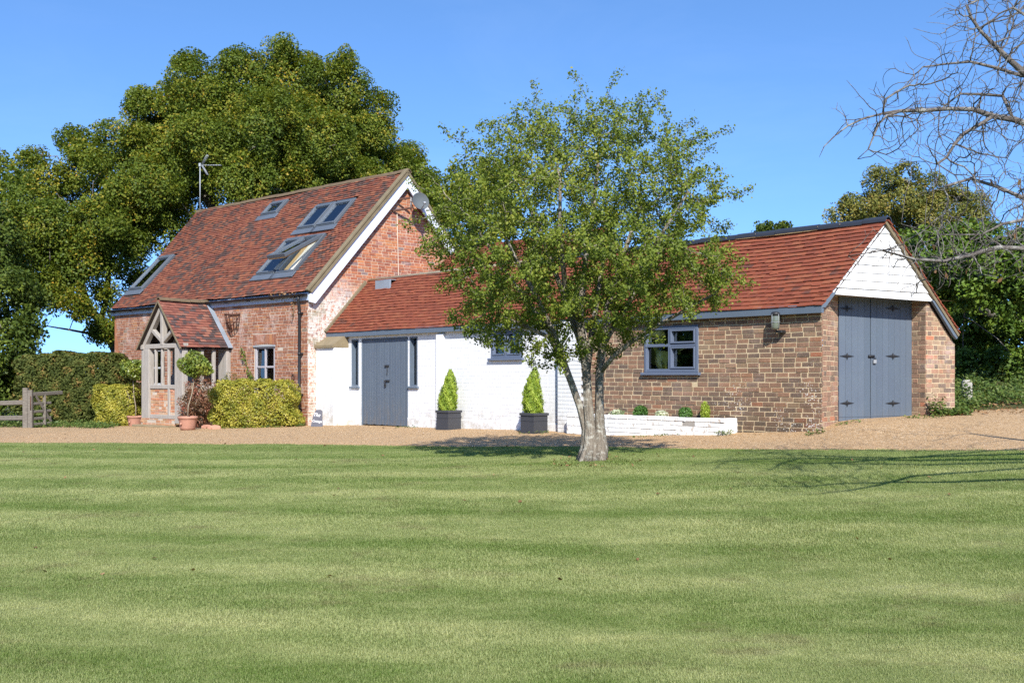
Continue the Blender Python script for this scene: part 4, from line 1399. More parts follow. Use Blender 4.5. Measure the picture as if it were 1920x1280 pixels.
# ================================================================ porch
porch = thing('oak_porch', ff.p(ff.pix(383, 563)[0], 0, .7), 'open oak framed porch with its own steep tiled roof', 'porch')
tiles_p = Store('tile'); bricks_p = Store('brick')
uc = ff.pix(383, 563)[0]
nR = 1.52
frR = ff.off(nR)
ap_u, ap_v = frR.pix(290, 563)
uc = (uc + ap_u) / 2
eRu, eRv = frR.pix(338, 650); eLu, eLv = frR.pix(256, 652)
hw = (eRu - eLu) / 2; uc = (eRu + eLu) / 2
ve = (eRv + eLv) / 2; vr = ap_v
fp = ff.off(1.43)
lp0, lp1 = fp.pix(265, 700)[0], fp.pix(279, 700)[0]
rp0, rp1 = fp.pix(327, 700)[0], fp.pix(342, 700)[0]
zb = fp.pix(300, 784)[1]
zt = fp.pix(300, 653)[1]
zg = -.25
hw2 = (rp1 - lp0) / 2; ucp = (rp1 + lp0) / 2
def post(u0, u1, v0, v1, n0, n1, name='post', fr=ff):
    mb = MB(); mb.box(fr, u0, u1, v0, v1, n0, n1, random.random(), .012); return mb.build(name, M['oak'], porch)
post(lp0, lp1, zb - .05, zt, 1.28, 1.43); post(rp0, rp1, zb - .12, zt, 1.28, 1.43)
post(lp0, lp1, zg, zt, .01, .14); post(rp0, rp1, zg, zt, .01, .14)
def bm2(name, a, b, w, h, mat='oak'):
    mb = MB(); mb.beam(a, b, w, h, up=ff.N if abs((Vector(b) - Vector(a)).normalized().dot(ff.N)) < .5 else Z, rnd=random.random(), bev=.01); return mb.build(name, M[mat], porch)
bm2('tie_beam', fp.p(lp0 - .06, zt + .06, -.07), fp.p(rp1 + .06, zt + .06, -.07), .12, .12)
for u in (lp0 + .07, rp1 - .07):
    bm2('wall_plate', ff.p(u, zt + .05, 1.46), ff.p(u, zt + .05, .0), .12, .12)
kb = zt + .1
apx = vr - .10
bm2('king_post', fp.p(ucp, kb, -.07), fp.p(ucp, apx - .03, -.07), .13, .14)
sl_ = (vr - ve) / hw
for s in (-1, 1):
    bm2('rafter', fp.p(ucp + s * .01, apx - .02, -.065), fp.p(ucp + s * (hw - .10), ve - .02, -.065), .12, .13)
    bm2('strut', fp.p(ucp + s * .05, kb + .10, -.07), fp.p(ucp + s * hw * .50, apx - sl_ * hw * .50 - .04, -.07), .10, .11)
for i in range(3):                                     # rafter feet under the right eaves
    n_ = .12 + i * .42
    for s in (-1, 1):
        bm2('rafter', ff.p(uc + s * .02, vr - .13, n_), ff.p(uc + s * (hw - .05), ve - .04, n_), .07, .08, 'oak' if i != 1 else 'oak')
rail = fp.pix(300, 725)[1]
bot = fp.pix(300, 781)[1]
bm2('rail', fp.p(lp1, rail, -.07), fp.p(rp0, rail, -.07), .11, .09)
bm2('sill_beam', fp.p(lp1, bot, -.07), fp.p(rp0, bot, -.07), .11, .09)
for px in (288, 300, 312):
    u = fp.pix(px, 690)[0]; post(u - .035, u + .035, rail + .04, zt, 1.33, 1.39, 'stud')
u = fp.pix(314, 755)[0]
post(u - .05, u + .05, bot + .04, rail - .04, 1.32, 1.405, 'stud')
for n_ in (.45, .80):                                  # studs of the side frames
    post(rp1 - .10, rp1 - .02, zg, zt, n_, n_ + .08, 'stud'); post(lp0 + .02, lp0 + .10, rail, zt, n_, n_ + .08, 'stud')
for a, b in ((lp0, rp1),):
    pass
for uu in ((rp1 - .11, rp1 - .01), (lp0 + .01, lp0 + .11)):
    mb = MB(); mb.box(ff, uu[0], uu[1], rail - .05, rail + .04, .14, 1.28, bev=.008); mb.build('rail', M['oak'], porch)
brick_wall(porch, 'brick_infill', fp.off(-.06), [(lp1, bot + .045), (rp0, bot + .045), (rp0, rail - .045), (lp1, rail - .045)], [(u - .05, u + .05, bot, rail)], M['brick_old'], M['mortar'], bricks_p, .075, 'stretcher', reveal=0, jit=2)
brick_wall(porch, 'brick_plinth', fp, [(lp0 - .02, zg), (rp0 + .02, zg), (rp0 + .02, zb - .01), (lp0 - .02, zb - .01)], [], M['brick_old'], M['mortar'], bricks_p, .075, 'stretcher', reveal=0, jit=2)
fps = Fr(ff.p(rp1 - .02, 0, 1.28), -ff.N, Z)
brick_wall(porch, 'brick_infill', fps, [(0, zg), (1.13, zg), (1.13, rail - .05), (0, rail - .05)], [], M['brick_old'], M['mortar'], bricks_p, .075, 'stretcher', reveal=0, jit=2)
mb = MB(); mb.box(ff, lp0 - .06, rp0 + .10, zg, zg + .17, 1.44, 1.68, bev=.02); mb.build('door_step', M['stone'], porch)
# roof
hyp = math.hypot(hw, vr - ve)
oR = ff.p(uc + hw, ve, nR); oL = ff.p(uc - hw, ve, 0.0)
vR = (ff.p(uc, vr, nR) - oR); vL = (ff.p(uc, vr, 0) - oL)
fR = Fr(oR, -ff.N, vR); fL_ = Fr(oL, ff.N, vL)
wp = lambda u, v: .012 * math.sin(u * 2 + v * 2)
tile_roof(porch, 'roof', fR, [(0, -.03), (nR, -.03), (nR, hyp), (0, hyp)], [], M['tile_porch'], tiles_p, .095, .165, wp, -.03, label='right slope of the porch roof')
tile_roof(porch, 'roof', fL_, [(0, -.03), (nR, -.03), (nR, hyp), (0, hyp)], [], M['tile_porch'], tiles_p, .095, .165, wp, -.03, label='left slope of the porch roof')
mb = MB()
for f_, x in ((fR, 0.0), (fL_, nR)):
    mb.box(f_, x - .012, x + .02 if x == 0 else x + .012, -.05, hyp - .02, -.045, .0, bev=.004)
mb.build('verge_strip', M['fillet'], porch)
ridge_tiles(porch, ff.p(uc, vr + .02, nR), ff.p(uc, vr + .02, .02), M['ridge_brown'], .30, .10, .045)
mb = MB(); mb.box(fR, nR - .14, nR - .005, -.05, hyp + .03, .035, .055, bev=.006); mb.build('lead_flashing', M['lead'], porch)
mb = MB(); mb.box(fL_, .005, .14, -.05, hyp + .03, .035, .055, bev=.006); mb.build('lead_flashing', M['lead'], porch)
bricks_p.flush(300); tiles_p.flush(300)

# ================================================================ vegetation
def unit(a):
    return a / np.maximum(np.linalg.norm(a, axis=-1, keepdims=True), 1e-9)


def leaf_quads(c, n, L, W, axis=None, fold=0.0):
    """Diamond leaves: centres c, normals n, lengths L, widths W."""
    N = len(c)
    n = unit(n)
    a = rng.normal(size=(N, 3)) if axis is None else axis
    a = unit(a - n * (a * n).sum(-1, keepdims=True))
    b = np.cross(n, a)
    L = np.broadcast_to(L, (N,))[:, None]; W = np.broadcast_to(W, (N,))[:, None]
    V = np.stack([c - a * L * .5, c + b * W * .5 + a * L * .05 + n * W * fold, c + a * L * .5, c - b * W * .5 + a * L * .05 + n * W * fold], 1)
    return V.reshape(-1, 3)


def leaves(name, c, n, L, W, mat, rnd, parent=None, axis=None, **k):
    return np_mesh(name, leaf_quads(c, n, L, W, axis, .18), 4, mat, rnd, parent, **k)


def colonize(att, seeds, par, step, infl, kill, iters, jit=.25, trop=(0, 0, 0), maxn=9000):
    nodes = list(map(np.array, seeds)); par = list(par)
    att = np.asarray(att, float).copy()
    P0 = np.array(nodes)
    nd = np.full(len(att), 1e9); ni = np.zeros(len(att), int)

    def upd(start):
        nonlocal nd, ni
        new = np.array(nodes[start:])
        if not len(new): return
        D = np.linalg.norm(att[:, None, :] - new[None, :, :], axis=-1)
        j = D.argmin(1); d = D[np.arange(len(att)), j]
        m = d < nd
        nd[m] = d[m]; ni[m] = start + j[m]
    upd(0)
    trop = np.array(trop, float)
    kids = np.zeros(maxn * 2, int)
    for it in range(iters):
        if len(att) == 0 or len(nodes) > maxn: break
        m = nd < infl
        if not m.any(): break
        src = ni[m]; pos = np.array(nodes)
        d = unit(att[m] - pos[src])
        acc = np.zeros((len(nodes), 3)); np.add.at(acc, src, d)
        act = np.unique(src); act = act[kids[act] < 4]
        if not len(act): break
        dirs = unit(unit(acc[act]) + rng.normal(size=(len(act), 3)) * jit + trop)
        start = len(nodes)
        for a_, d_ in zip(act, dirs):
            nodes.append(pos[a_] + d_ * step * rng.uniform(.8, 1.2)); par.append(int(a_)); kids[a_] += 1
        upd(start)
        keep = nd > kill
        att, nd, ni = att[keep], nd[keep], ni[keep]
    return np.array(nodes), np.array(par)


def smooth_nodes(nodes, par, fixed, it=2, w=.5):
    nodes = nodes.copy(); n = len(nodes)
    ok = np.arange(n) >= fixed
    for _ in range(it):
        s = np.zeros((n, 3)); c = np.zeros(n)
        m = par >= 0
        np.add.at(s, par[m], nodes[m]); np.add.at(c, par[m], 1)
        mid = nodes.copy()
        g = ok & m & (c > 0)
        mid[g] = .5 * nodes[par[g]] + .5 * s[g] / c[g][:, None]
        nodes = nodes * (1 - w) + mid * w
    return nodes


def pipe(par, r0, p=2.3, minr=None):
    n = len(par)
    acc = np.zeros(n); leafy = np.ones(n, bool)
    leafy[par[par >= 0]] = False
    r = np.zeros(n)
    for i in range(n - 1, -1, -1):
        r[i] = r0 if leafy[i] else max(acc[i] ** (1 / p), r0)
        if par[i] >= 0: acc[par[i]] += r[i] ** p
    if minr is not None:
        r = np.maximum(r, minr)
    return r, leafy


def branch_mesh(mb, nodes, par, r, thick=.03, rmin=0.0, rough=0.0):
    n = len(par)
    ch = [[] for _ in range(n)]
    for i in range(n):
        if par[i] >= 0: ch[par[i]].append(i)
    starts = [(-1, i) for i in range(n) if par[i] < 0]
    for p in range(n):
        if len(ch[p]) > 1:
            big = max(ch[p], key=lambda q: r[q])
            starts += [(p, c) for c in ch[p] if c != big]
    for p, c in starts:
        path = [p, c] if p >= 0 else [c]
        cur = c
        while ch[cur]:
            cur = max(ch[cur], key=lambda q: r[q]); path.append(cur)
        if len(path) < 2: continue
        rad = [r[q] for q in path]
        if p >= 0: rad[0] = rad[1]
        if max(rad) < rmin: continue
        rad[-1] *= .5
        k = 10 if max(rad) > thick * 2 else (6 if max(rad) > thick * .5 else 3)
        b0 = len(mb.v)
        mb.tube([nodes[q] for q in path], rad, k, random.random())
        if rough and max(rad) > thick:
            pass


def polyseed(lines):
    """lines: list of (parent line index or -1, parent point index, [(px,py,Y,radius)...])."""
    seeds, par, rad, idx = [], [], [], []
    for pl_, pi, pts in lines:
        ids = []
        prev = idx[pl_][pi] if pl_ >= 0 else -1
        for px, py, Y, r_ in pts:
            seeds.append(P(px, py, Y)); par.append(prev); rad.append(r_); prev = len(seeds) - 1; ids.append(prev)
        idx.append(ids)
    return seeds, par, rad


def ellipsoid_clumps(lobes, dens, depth=(.70, 1.0), bury=.78, squash=1.0, front=True):
    """Clump centres and outward directions on lobes (px, py, Y, r in px)."""
    C_, N_ = [], []
    cen = np.array([P(a, b, y) for a, b, y, r in lobes]); rad = np.array([r * y / F for a, b, y, r in lobes])
    for i in range(len(lobes)):
        k = max(4, int(4 * math.pi * rad[i] ** 2 * dens))
        d = unit(rng.normal(size=(k, 3)))
        q = cen[i] + d * rad[i] * rng.uniform(depth[0], depth[1], (k, 1)) * np.array([1, 1, squash])
        dist = np.linalg.norm(q[:, None] - cen[None], axis=-1) / rad[None]
        dist[:, i] = 9
        ok = dist.min(1) > bury if len(lobes) > 1 else np.ones(k, bool)
        C_.append(q[ok]); N_.append(d[ok])
    return np.concatenate(C_), np.concatenate(N_)


def clump_leaves(cc, cn, per, rad, flat=.5, up=.55, outw=.75, rand=.55):
    K = len(cc)
    sc = rng.uniform(.45, 1.35, K)
    cnt = np.maximum(3, (per * sc ** 1.5).astype(int))
    idx = np.repeat(np.arange(K), cnt)
    g = rng.normal(size=(len(idx), 3))
    g *= np.minimum(1, 1.5 / np.linalg.norm(g, axis=1, keepdims=True))
    g -= cn[idx] * (g * cn[idx]).sum(-1, keepdims=True) * (1 - flat)
    c = cc[idx] + g * (rad * sc[idx])[:, None] * .62
    n = cn[idx] * outw + np.array([0, 0, up]) + rng.normal(size=(len(idx), 3)) * rand
    cr = rng.random(K)
    r_ = np.clip(.55 * cr[idx] + .45 * rng.random(len(idx)), 0, 1)
    return c, n, r_


# ---------------------------------------------------------------- the big oak behind the cottage
def big_tree(name, label, lobes, limbs, dens, per, crad, leafL, leafW, lmat, bmat, group=None, step=.45, infl=3.5, kill=.7, r0=.018, bury=.78, limb_frac=1.0, flat=.5, shrink=16, sub=3, fill=.70, sprigs=0.0):
    base = P(*limbs[0][2][0][:3])
    root = thing(name, base, label, 'tree', group)
    lobes = [(a_, b_, y_, max(r_ * .55, r_ - shrink)) for a_, b_, y_, r_ in lobes]
    ext = []
    for a_, b_, y_, r_ in lobes:
        for _ in range(sub):
            an, el = rng.uniform(0, 6.28), rng.uniform(-.6, .9)
            q_ = r_ * .86
            ext.append((a_ + math.cos(an) * math.cos(el) * q_, b_ - math.sin(el) * q_, y_ + math.sin(an) * math.cos(el) * q_ * y_ / F - .2, r_ * rng.uniform(.16, .32)))
    lobes = lobes + ext
    cc, cn = ellipsoid_clumps(lobes, dens, depth=(fill, 1.0), bury=bury)
    c, n, r_ = clump_leaves(cc, cn, per, crad, flat)
    if sprigs:
        c2, n2 = ellipsoid_clumps(lobes, sprigs, depth=(.98, 1.14), bury=1.0)
        c2, n2, r2_ = clump_leaves(c2, n2, 34, .24, .8, rand=.8)
        c, n, r_ = np.concatenate([c, c2]), np.concatenate([n, n2]), np.concatenate([r_, r2_])
    leaves('crown', c, n, leafL * rng.uniform(.7, 1.25, len(c)), leafW * rng.uniform(.7, 1.25, len(c)), lmat, r_, root)
    seeds, par, rad = polyseed(limbs)
    sub = cc[rng.random(len(cc)) < limb_frac] - cn[rng.random(len(cc)) < 2][:1] * 0
    nodes, par = colonize(sub, seeds, par, step, infl, kill, 60, .2)
    mr = np.zeros(len(nodes)); mr[:len(rad)] = rad
    r2, _ = pipe(par, r0, 2.2, mr)
    mb = MB(); branch_mesh(mb, nodes, par, r2, .06)
    mb.build('trunk', bmat, root)
    return root

oak_lobes = [(560, 148, 40, 78), (455, 150, 39, 76), (365, 178, 39, 82), (292, 225, 39, 78), (640, 182, 41, 80), (700, 255, 41, 72), (757, 318, 42, 60), (790, 380, 43, 52),
             (222, 275, 39, 72), (500, 235, 37, 95), (385, 280, 37, 90), (600, 270, 38, 90), (280, 350, 37, 85), (690, 345, 40, 66), (460, 340, 37, 85), (560, 350, 38, 80),
             (330, 430, 38, 70), (450, 250, 43, 150), (320, 320, 43, 120), (620, 300, 44, 130), (830, 420, 44, 45), (800, 345, 43.5, 48), (770, 300, 43, 40), (560, 240, 39, 80), (420, 200, 39, 70), (520, 170, 40, 70), (330, 260, 39, 75), (460, 270, 40.2, 135), (320, 320, 39.6, 105), (600, 290, 41, 120), (370, 230, 40.2, 105), (540, 190, 40.8, 112), (660, 270, 41.6, 92), (270, 380, 39, 90), (710, 330, 42, 80), (345, 120, 40, 34), (520, 96, 40, 34), (640, 125, 41, 38), (250, 195, 39, 36), (715, 195, 41, 34)]
big_tree('oak_tree', 'huge spreading oak rising behind the tall brick cottage', oak_lobes,
         [(-1, 0, [(470, 790, 41, .55), (468, 640, 41, .45), (462, 520, 41, .40)]), (0, 2, [(430, 440, 40.5, .25), (370, 340, 40, .18), (320, 250, 40, .10)]), (0, 2, [(480, 420, 41, .28), (500, 300, 40.5, .2), (520, 190, 40.5, .1)]),
          (0, 2, [(540, 430, 41, .22), (610, 330, 41, .16), (660, 230, 41, .08)])],
         2.7, 195, .50, .096, .068, M['leaf_oak'], M['bark_oak'], sprigs=2.2, shrink=24, fill=.5, bury=.60)
oak2_lobes = [(160, 310, 38, 66), (95, 350, 38, 66), (235, 370, 37, 60), (185, 420, 36, 74), (105, 430, 36, 72), (40, 400, 37, 66), (220, 480, 37, 60), (140, 500, 36, 66), (60, 500, 36, 66), (205, 555, 37, 42),
              (130, 262, 39, 40), (70, 300, 39, 34), (148, 570, 35.5, 40), (255, 455, 37.5, 45), (262, 530, 38, 32), (110, 400, 38.6, 95), (200, 420, 38.8, 90), (130, 490, 37.8, 80), (60, 460, 38.5, 90), (188, 618, 37, 18), (228, 600, 37.5, 20), (90, 560, 36, 40)]
big_tree('oak_tree', 'leaning oak with dark trunk left of the cottage, above the clipped hedge', oak2_lobes,
         [(-1, 0, [(232, 720, 37.5, .24), (221, 662, 37.5, .20), (205, 630, 37.4, .18), (188, 602, 37.3, .16), (168, 578, 37.2, .14), (150, 530, 37, .11), (130, 450, 37, .08)]),
          (0, 3, [(200, 560, 37.5, .11), (205, 500, 37.5, .09), (200, 420, 37.5, .06)]), (0, 2, [(172, 626, 37, .045), (130, 618, 36.5, .035), (88, 611, 36, .02)]), (0, 4, [(120, 545, 36.5, .07), (70, 500, 36.5, .05)])],
         2.8, 180, .49, .096, .068, M['leaf_oak'], M['bark_oak'], sprigs=2.2, shrink=22, fill=.55, bury=.62)
dark_lobes = [(10, 560, 33, 72), (45, 620, 32.5, 42), (0, 660, 32, 62), (-60, 520, 33, 100), (-80, 640, 32, 90), (30, 700, 32.5, 50), (-30, 440, 34, 80), (60, 560, 33.5, 30), (-20, 740, 32, 50)]
big_tree('dark_tree', 'dark leafy tree at the left edge, reaching down to the fence', dark_lobes,
         [(-1, 0, [(-30, 800, 33.5, .25), (-28, 700, 33.5, .2), (-20, 560, 33.5, .14), (-10, 480, 33.5, .08)])], 3.0, 140, .5, .125, .08, M['leaf_dark'], M['bark_oak'])
big_tree('oak_tree', 'bronze tinged oak top at the far left edge', [(0, 330, 47, 52), (25, 370, 46, 48), (-40, 380, 46, 60), (0, 420, 46, 50)],
         [(-1, 0, [(-20, 800, 47, .3), (-15, 500, 47, .2), (-5, 400, 47, .1)])], 1.3, 90, .65, .18, .11, M['leaf_oak'], M['bark_oak'])
big_tree('oak_tree', 'leafy tree top between the cottage gable and the small hawthorn', [(880, 330, 46, 52), (850, 385, 45.5, 50), (910, 400, 46, 60), (880, 460, 46, 60), (940, 340, 47, 50)],
         [(-1, 0, [(890, 800, 47, .3), (890, 520, 47, .2), (885, 420, 47, .1)])], 1.3, 90, .65, .18, .11, M['leaf_oak'], M['bark_oak'])
# right-hand background
pine_lobes = [(1680, 400, 64, 70), (1780, 410, 64, 66), (1610, 400, 63, 40), (1650, 345, 62, 42), (1700, 328, 62, 30), (1690, 372, 62, 46), (1745, 352, 63, 36), (1600, 390, 62, 34), (1570, 405, 62, 24), (1640, 398, 61, 34), (1790, 375, 63, 38), (1835, 385, 63, 30), (1755, 395, 62, 40), (1720, 420, 62, 50), (1820, 420, 62, 50)]
big_tree('pine_tree', 'rounded evergreen tree rising behind the garage roof', pine_lobes,
         [(-1, 0, [(1720, 700, 63, .4), (1712, 520, 63, .33), (1705, 440, 63, .25)]), (0, 2, [(1660, 390, 62.5, .15), (1640, 360, 62, .08)]), (0, 2, [(1760, 390, 63, .15), (1800, 372, 63, .08)]), (0, 2, [(1700, 370, 62.5, .15), (1700, 340, 62, .08)])],
         1.9, 120, .58, .19, .085, M['leaf_pine'], M['bark_oak'], infl=5, kill=1.0, step=.6, flat=.45, sub=0, shrink=10)
big_tree('distant_tree', 'small far tree top showing above the garage ridge', [(1448, 428, 75, 17), (1425, 432, 75, 10), (1472, 428, 75, 12), (1450, 445, 75, 18)],
         [(-1, 0, [(1448, 700, 75, .3), (1448, 520, 75, .2), (1448, 440, 75, .1)])], 1.8, 40, .45, .26, .15, M['leaf_dark'], M['bark_oak'])
ivy_lobes = [(1745, 462, 22, 48), (1800, 452, 21.5, 48), (1860, 458, 21, 50), (1920, 466, 21, 52), (1700, 462, 23, 34), (1735, 505, 21.5, 42), (1790, 500, 20.6, 55), (1850, 510, 20.2, 55), (1910, 510, 20, 55), (1960, 480, 20, 70),
             (1760, 550, 21.6, 38), (1820, 552, 20.4, 42), (1885, 560, 20.2, 40), (1940, 560, 20, 45), (1800, 610, 23.5, 60), (1870, 620, 23.5, 60), (1930, 630, 23, 60), (1820, 690, 22.6, 44), (1880, 690, 22.2, 48), (1940, 690, 21.8, 55), (1790, 720, 23, 32), (1700, 470, 23, 36), (1780, 530, 24.5, 85), (1880, 535, 24.5, 95), (1960, 550, 24, 100), (1800, 620, 25, 90), (1900, 640, 25, 100), (1830, 478, 25, 55), (1930, 480, 25, 60), (1720, 520, 24.5, 50), (1970, 620, 23, 80), (1760, 640, 25, 60)]
big_tree('ivy_clad_tree', 'mass of glossy ivy over an old tree beyond the garage', ivy_lobes,
         [(-1, 0, [(1960, 770, 24.5, .25), (1950, 640, 24.3, .2), (1900, 520, 22.5, .12)]), (0, 1, [(1800, 560, 22.5, .1), (1770, 480, 22, .06)])], 13.0, 70, .24, .08, .066, M['leaf_ivy'], M['bark_oak'], shrink=10, sub=1, step=.3, infl=2, kill=.4, r0=.008, limb_frac=.5)


# ---------------------------------------------------------------- the hawthorn on the lawn
TY = 13.5
tb = on_ground(1110, 865, TY)
TY = tb.y
prof = np.array([(190, 85, 85), (225, 140, 130), (265, 205, 175), (300, 250, 225), (350, 275, 255), (400, 325, 248), (450, 340, 240), (500, 315, 292), (550, 275, 300), (585, 262, 210), (606, 250, 130), (640, 232, 5), (678, 140, -25)], float)
att = []
while len(att) < 2300:
    py = rng.uniform(205, 677)
    L_, R_ = np.interp(py, prof[:, 0], prof[:, 1]), np.interp(py, prof[:, 0], prof[:, 2])
    if rng.random() > (L_ + R_) / 600: continue
    a = rng.uniform(0, 2 * math.pi); r_ = math.sqrt(rng.random())
    if r_ < .3 and rng.random() < .5: continue
    ex = L_ if math.cos(a) < 0 else R_
    dx = math.cos(a) * r_ * ex; dy = math.sin(a) * r_ * (L_ + R_) / 2 / F * TY * .95
    # ragged outline: drop some sectors
    if r_ > .8 and math.sin(a * 3 + py * .045) + math.sin(py * .11 + a) > .75: continue
    att.append(P(1102 + dx, py, TY) + Vector((0, dy, 0)))
sprays = []
while len(sprays) < 290:
    py = rng.uniform(235, 672)
    L_, R_ = np.interp(py, prof[:, 0], prof[:, 1]), np.interp(py, prof[:, 0], prof[:, 2])
    if rng.random() > (L_ + R_) / 600: continue
    a = rng.uniform(0, 2 * math.pi); r_ = rng.random() ** .4
    ex = L_ if math.cos(a) < 0 else R_
    p0 = P(1102 + math.cos(a) * r_ * ex * .92, py, TY) + Vector((0, math.sin(a) * r_ * (L_ + R_) / 2 / F * TY * .9, 0))
    o = Vector((math.cos(a), math.sin(a), 0)) * (.35 + .65 * r_) + Vector((0, 0, np.interp(py, [150, 400, 660], [1.0, .4, -.1])))
    o = (o + Vector(rng.normal(0, .25, 3))).normalized()
    ln = rng.uniform(.22, .52)
    for k in np.linspace(-.3, 1, 13):
        w_ = .085 * (1 - .5 * k)
        sprays.append(p0 + o * ln * k + Vector(rng.normal(0, w_, 3))) if False else att.append(p0 + o * ln * k + Vector(rng.normal(0, w_, 3)))
    sprays.append(1)
tips = [((900, 330), (822, 255), -.3), ((930, 320), (893, 212), .2), ((1010, 220), (1000, 135), .1), ((1110, 220), (1068, 131), 0), ((1120, 220), (1165, 138), -.2), ((1180, 260), (1257, 165), .1), ((1290, 320), (1382, 236), -.1),
        ((1300, 390), (1412, 364), -.3), ((1330, 480), (1395, 500), -.5), ((860, 390), (772, 352), -.4), ((850, 430), (745, 420), -.5), ((960, 640), (905, 652), -.6), ((1060, 640), (985, 690), -.7), ((1070, 645), (1040, 700), -.7), ((1280, 300), (1330, 232), .4), ((940, 280), (940, 200), .5), ((1220, 250), (1215, 150), .6),
        ((1270, 420), (1375, 410), .3), ((880, 480), (800, 500), .3), ((1180, 650), (1240, 640), -.6), ((1330, 560), (1395, 540), -.7)]
tipset = []
for (a0, b0), (a1, b1), dy in tips:
    for k in np.linspace(0, 1, 9):
        tipset.append(P(a0 + (a1 - a0) * k + rng.normal(0, 3), b0 + (b1 - b0) * k + rng.normal(0, 3), TY) + Vector((0, dy + rng.normal(0, .03), 0)))
att = np.array([tuple(p) for p in att + tipset])
T = TY
gl = [(-1, 0, [(1093, 866, T + .05, .10), (1098, 840, T + .05, .07), (1098, 805, T + .04, .052), (1088, 765, T + .02, .045), (1074, 725, T, .043), (1061, 690, T - .05, .042), (1049, 655, T - .1, .040), (1036, 620, T - .18, .036), (1008, 560, T - .3, .030), (975, 500, T - .4, .023), (940, 430, T - .45, .016)]),
      (-1, 0, [(1100, 868, T - .05, .125), (1107, 838, T - .04, .084), (1107, 800, T - .03, .062), (1103, 750, T - .03, .053), (1100, 700, T - .03, .050), (1096, 665, T, .052), (1088, 600, T + .05, .045), (1096, 500, T + .1, .036), (1112, 400, T + .05, .026), (1122, 300, T, .016)]),
      (-1, 0, [(1121, 866, T - .03, .12), (1128, 840, T - .02, .088), (1125, 800, T, .060), (1124, 745, T, .050), (1124, 700, T, .047), (1129, 650, T + .03, .048), (1138, 580, T + .08, .042), (1165, 490, T + .1, .034), (1200, 390, T + .1, .022)]),
      (2, 4, [(1150, 668, T - .12, .034), (1185, 640, T - .22, .030), (1230, 612, T - .34, .026), (1290, 578, T - .48, .020), (1345, 548, T - .6, .012)]),
      (0, 5, [(1030, 632, T - .25, .030), (985, 612, T - .45, .024), (935, 590, T - .6, .015)]),
      (1, 5, [(1070, 590, T + .35, .04), (1030, 480, T + .8, .03), (985, 370, T + 1.0, .018)]),
      (2, 5, [(1165, 590, T + .4, .036), (1220, 500, T + .8, .028), (1280, 410, T + 1.0, .016)]),
      (1, 6, [(1060, 540, T - .5, .036), (1050, 440, T - .9, .026), (1050, 340, T - 1.0, .014)]),
      (2, 6, [(1190, 520, T - .4, .03), (1240, 440, T - .8, .022), (1290, 360, T - .9, .012)]),
      (0, 6, [(1010, 590, T + .2, .028), (940, 500, T + .6, .02), (890, 420, T + .7, .012)]),
      (1, 4, [(1106, 650, T + .5, .05), (1120, 560, T + 1.0, .035), (1140, 430, T + 1.2, .02)])]
seeds, par, rad = polyseed(gl)
haw = thing('hawthorn_tree', tb, 'small gnarled hawthorn tree with several stems, standing on the lawn in front of the outbuilding', 'tree')
nodes, par = colonize(att, seeds, par, .105, 1.6, .15, 110, .28, (0, 0, .06), 9000)
nodes = smooth_nodes(nodes, par, len(rad), 1, .4)
mr = np.zeros(len(nodes)); mr[:len(rad)] = rad
r2, term = pipe(par, .0032, 2.35, mr)
r2[len(rad):] = np.minimum(r2[len(rad):], .028)
mb = MB(); branch_mesh(mb, nodes, par, r2, .03)
# bark ribs on the stems near the ground
def trunk_tube(mb, pts, rad, n=22, seed=0):
    pts = [Vector(p) for p in pts]
    # resample
    sp, sr = [], []
    for i in range(len(pts) - 1):
        for k in range(5):
            f = k / 5
            sp.append(pts[i].lerp(pts[i+1], f)); sr.append(rad[i] * (1 - f) + rad[i+1] * f)
    sp.append(pts[-1]); sr.append(rad[-1])
    vs, fs = [], []
    for i, (p, r_) in enumerate(zip(sp, sr)):
        for j in range(n):
            a = 2 * math.pi * j / n
            rr = r_ * (1 + .13 * math.sin(a * 3 + seed + i * .10) + .08 * math.sin(a * 7 + seed * 2 + i * .22) + .035 * math.sin(a * 11 + i * .9 + seed))
            vs.append(p + Vector((math.cos(a) * rr, math.sin(a) * rr, 0)))
    for i in range(len(sp) - 1):
        for j in range(n):
            fs.append((i*n + j, i*n + (j+1) % n, (i+1)*n + (j+1) % n, (i+1)*n + j))
    mb.add(vs, fs, .5, True)
for q, k in ((0, 8), (1, 7), (2, 7)):
    pts = [P(a, b, y) for a, b, y, r_ in gl[q][2][:k]]; rr = [r_ * 1.0 for *_, r_ in gl[q][2][:k]]
    lowp = pts[0] - Vector((0, 0, .08)) + (pts[0] - tb) * .35
    trunk_tube(mb, [lowp] + pts, [rr[0] * 1.5] + rr, seed=q * 2.1)
mb.build('trunk', M['bark_haw'], haw)
thin = np.where((r2 < .010) & (np.arange(len(nodes)) >= len(rad)))[0]
zrel = nodes[thin, 2]
hgt = np.clip((zrel - 1.5) / 3.6, 0, 1)
cnt = rng.poisson(np.where(term[thin], 36, 24) * (1.32 - .5 * hgt))
idx = np.repeat(thin, cnt)
crn = rng.random(len(nodes))
lowf = np.sin(nodes[:, 0] * 2.1 + 1) * .5 + np.sin(nodes[:, 2] * 2.7 + nodes[:, 1] * 1.9) * .5
cpos = nodes[idx] + rng.normal(size=(len(idx), 3)) * .036
cen = np.array(P(1102, 440, TY))
nn = unit(cpos - cen) * .5 + np.array([0, -.1, .45]) + rng.normal(size=(len(idx), 3)) * .75
rr_ = np.clip(.35 * crn[idx] + .42 * rng.random(len(idx)) + .09 * lowf[idx] + .10, 0, 1)
leaves('crown', cpos, nn, rng.uniform(.023, .047, len(idx)), rng.uniform(.018, .036, len(idx)), M['leaf_haw'], rr_, haw)


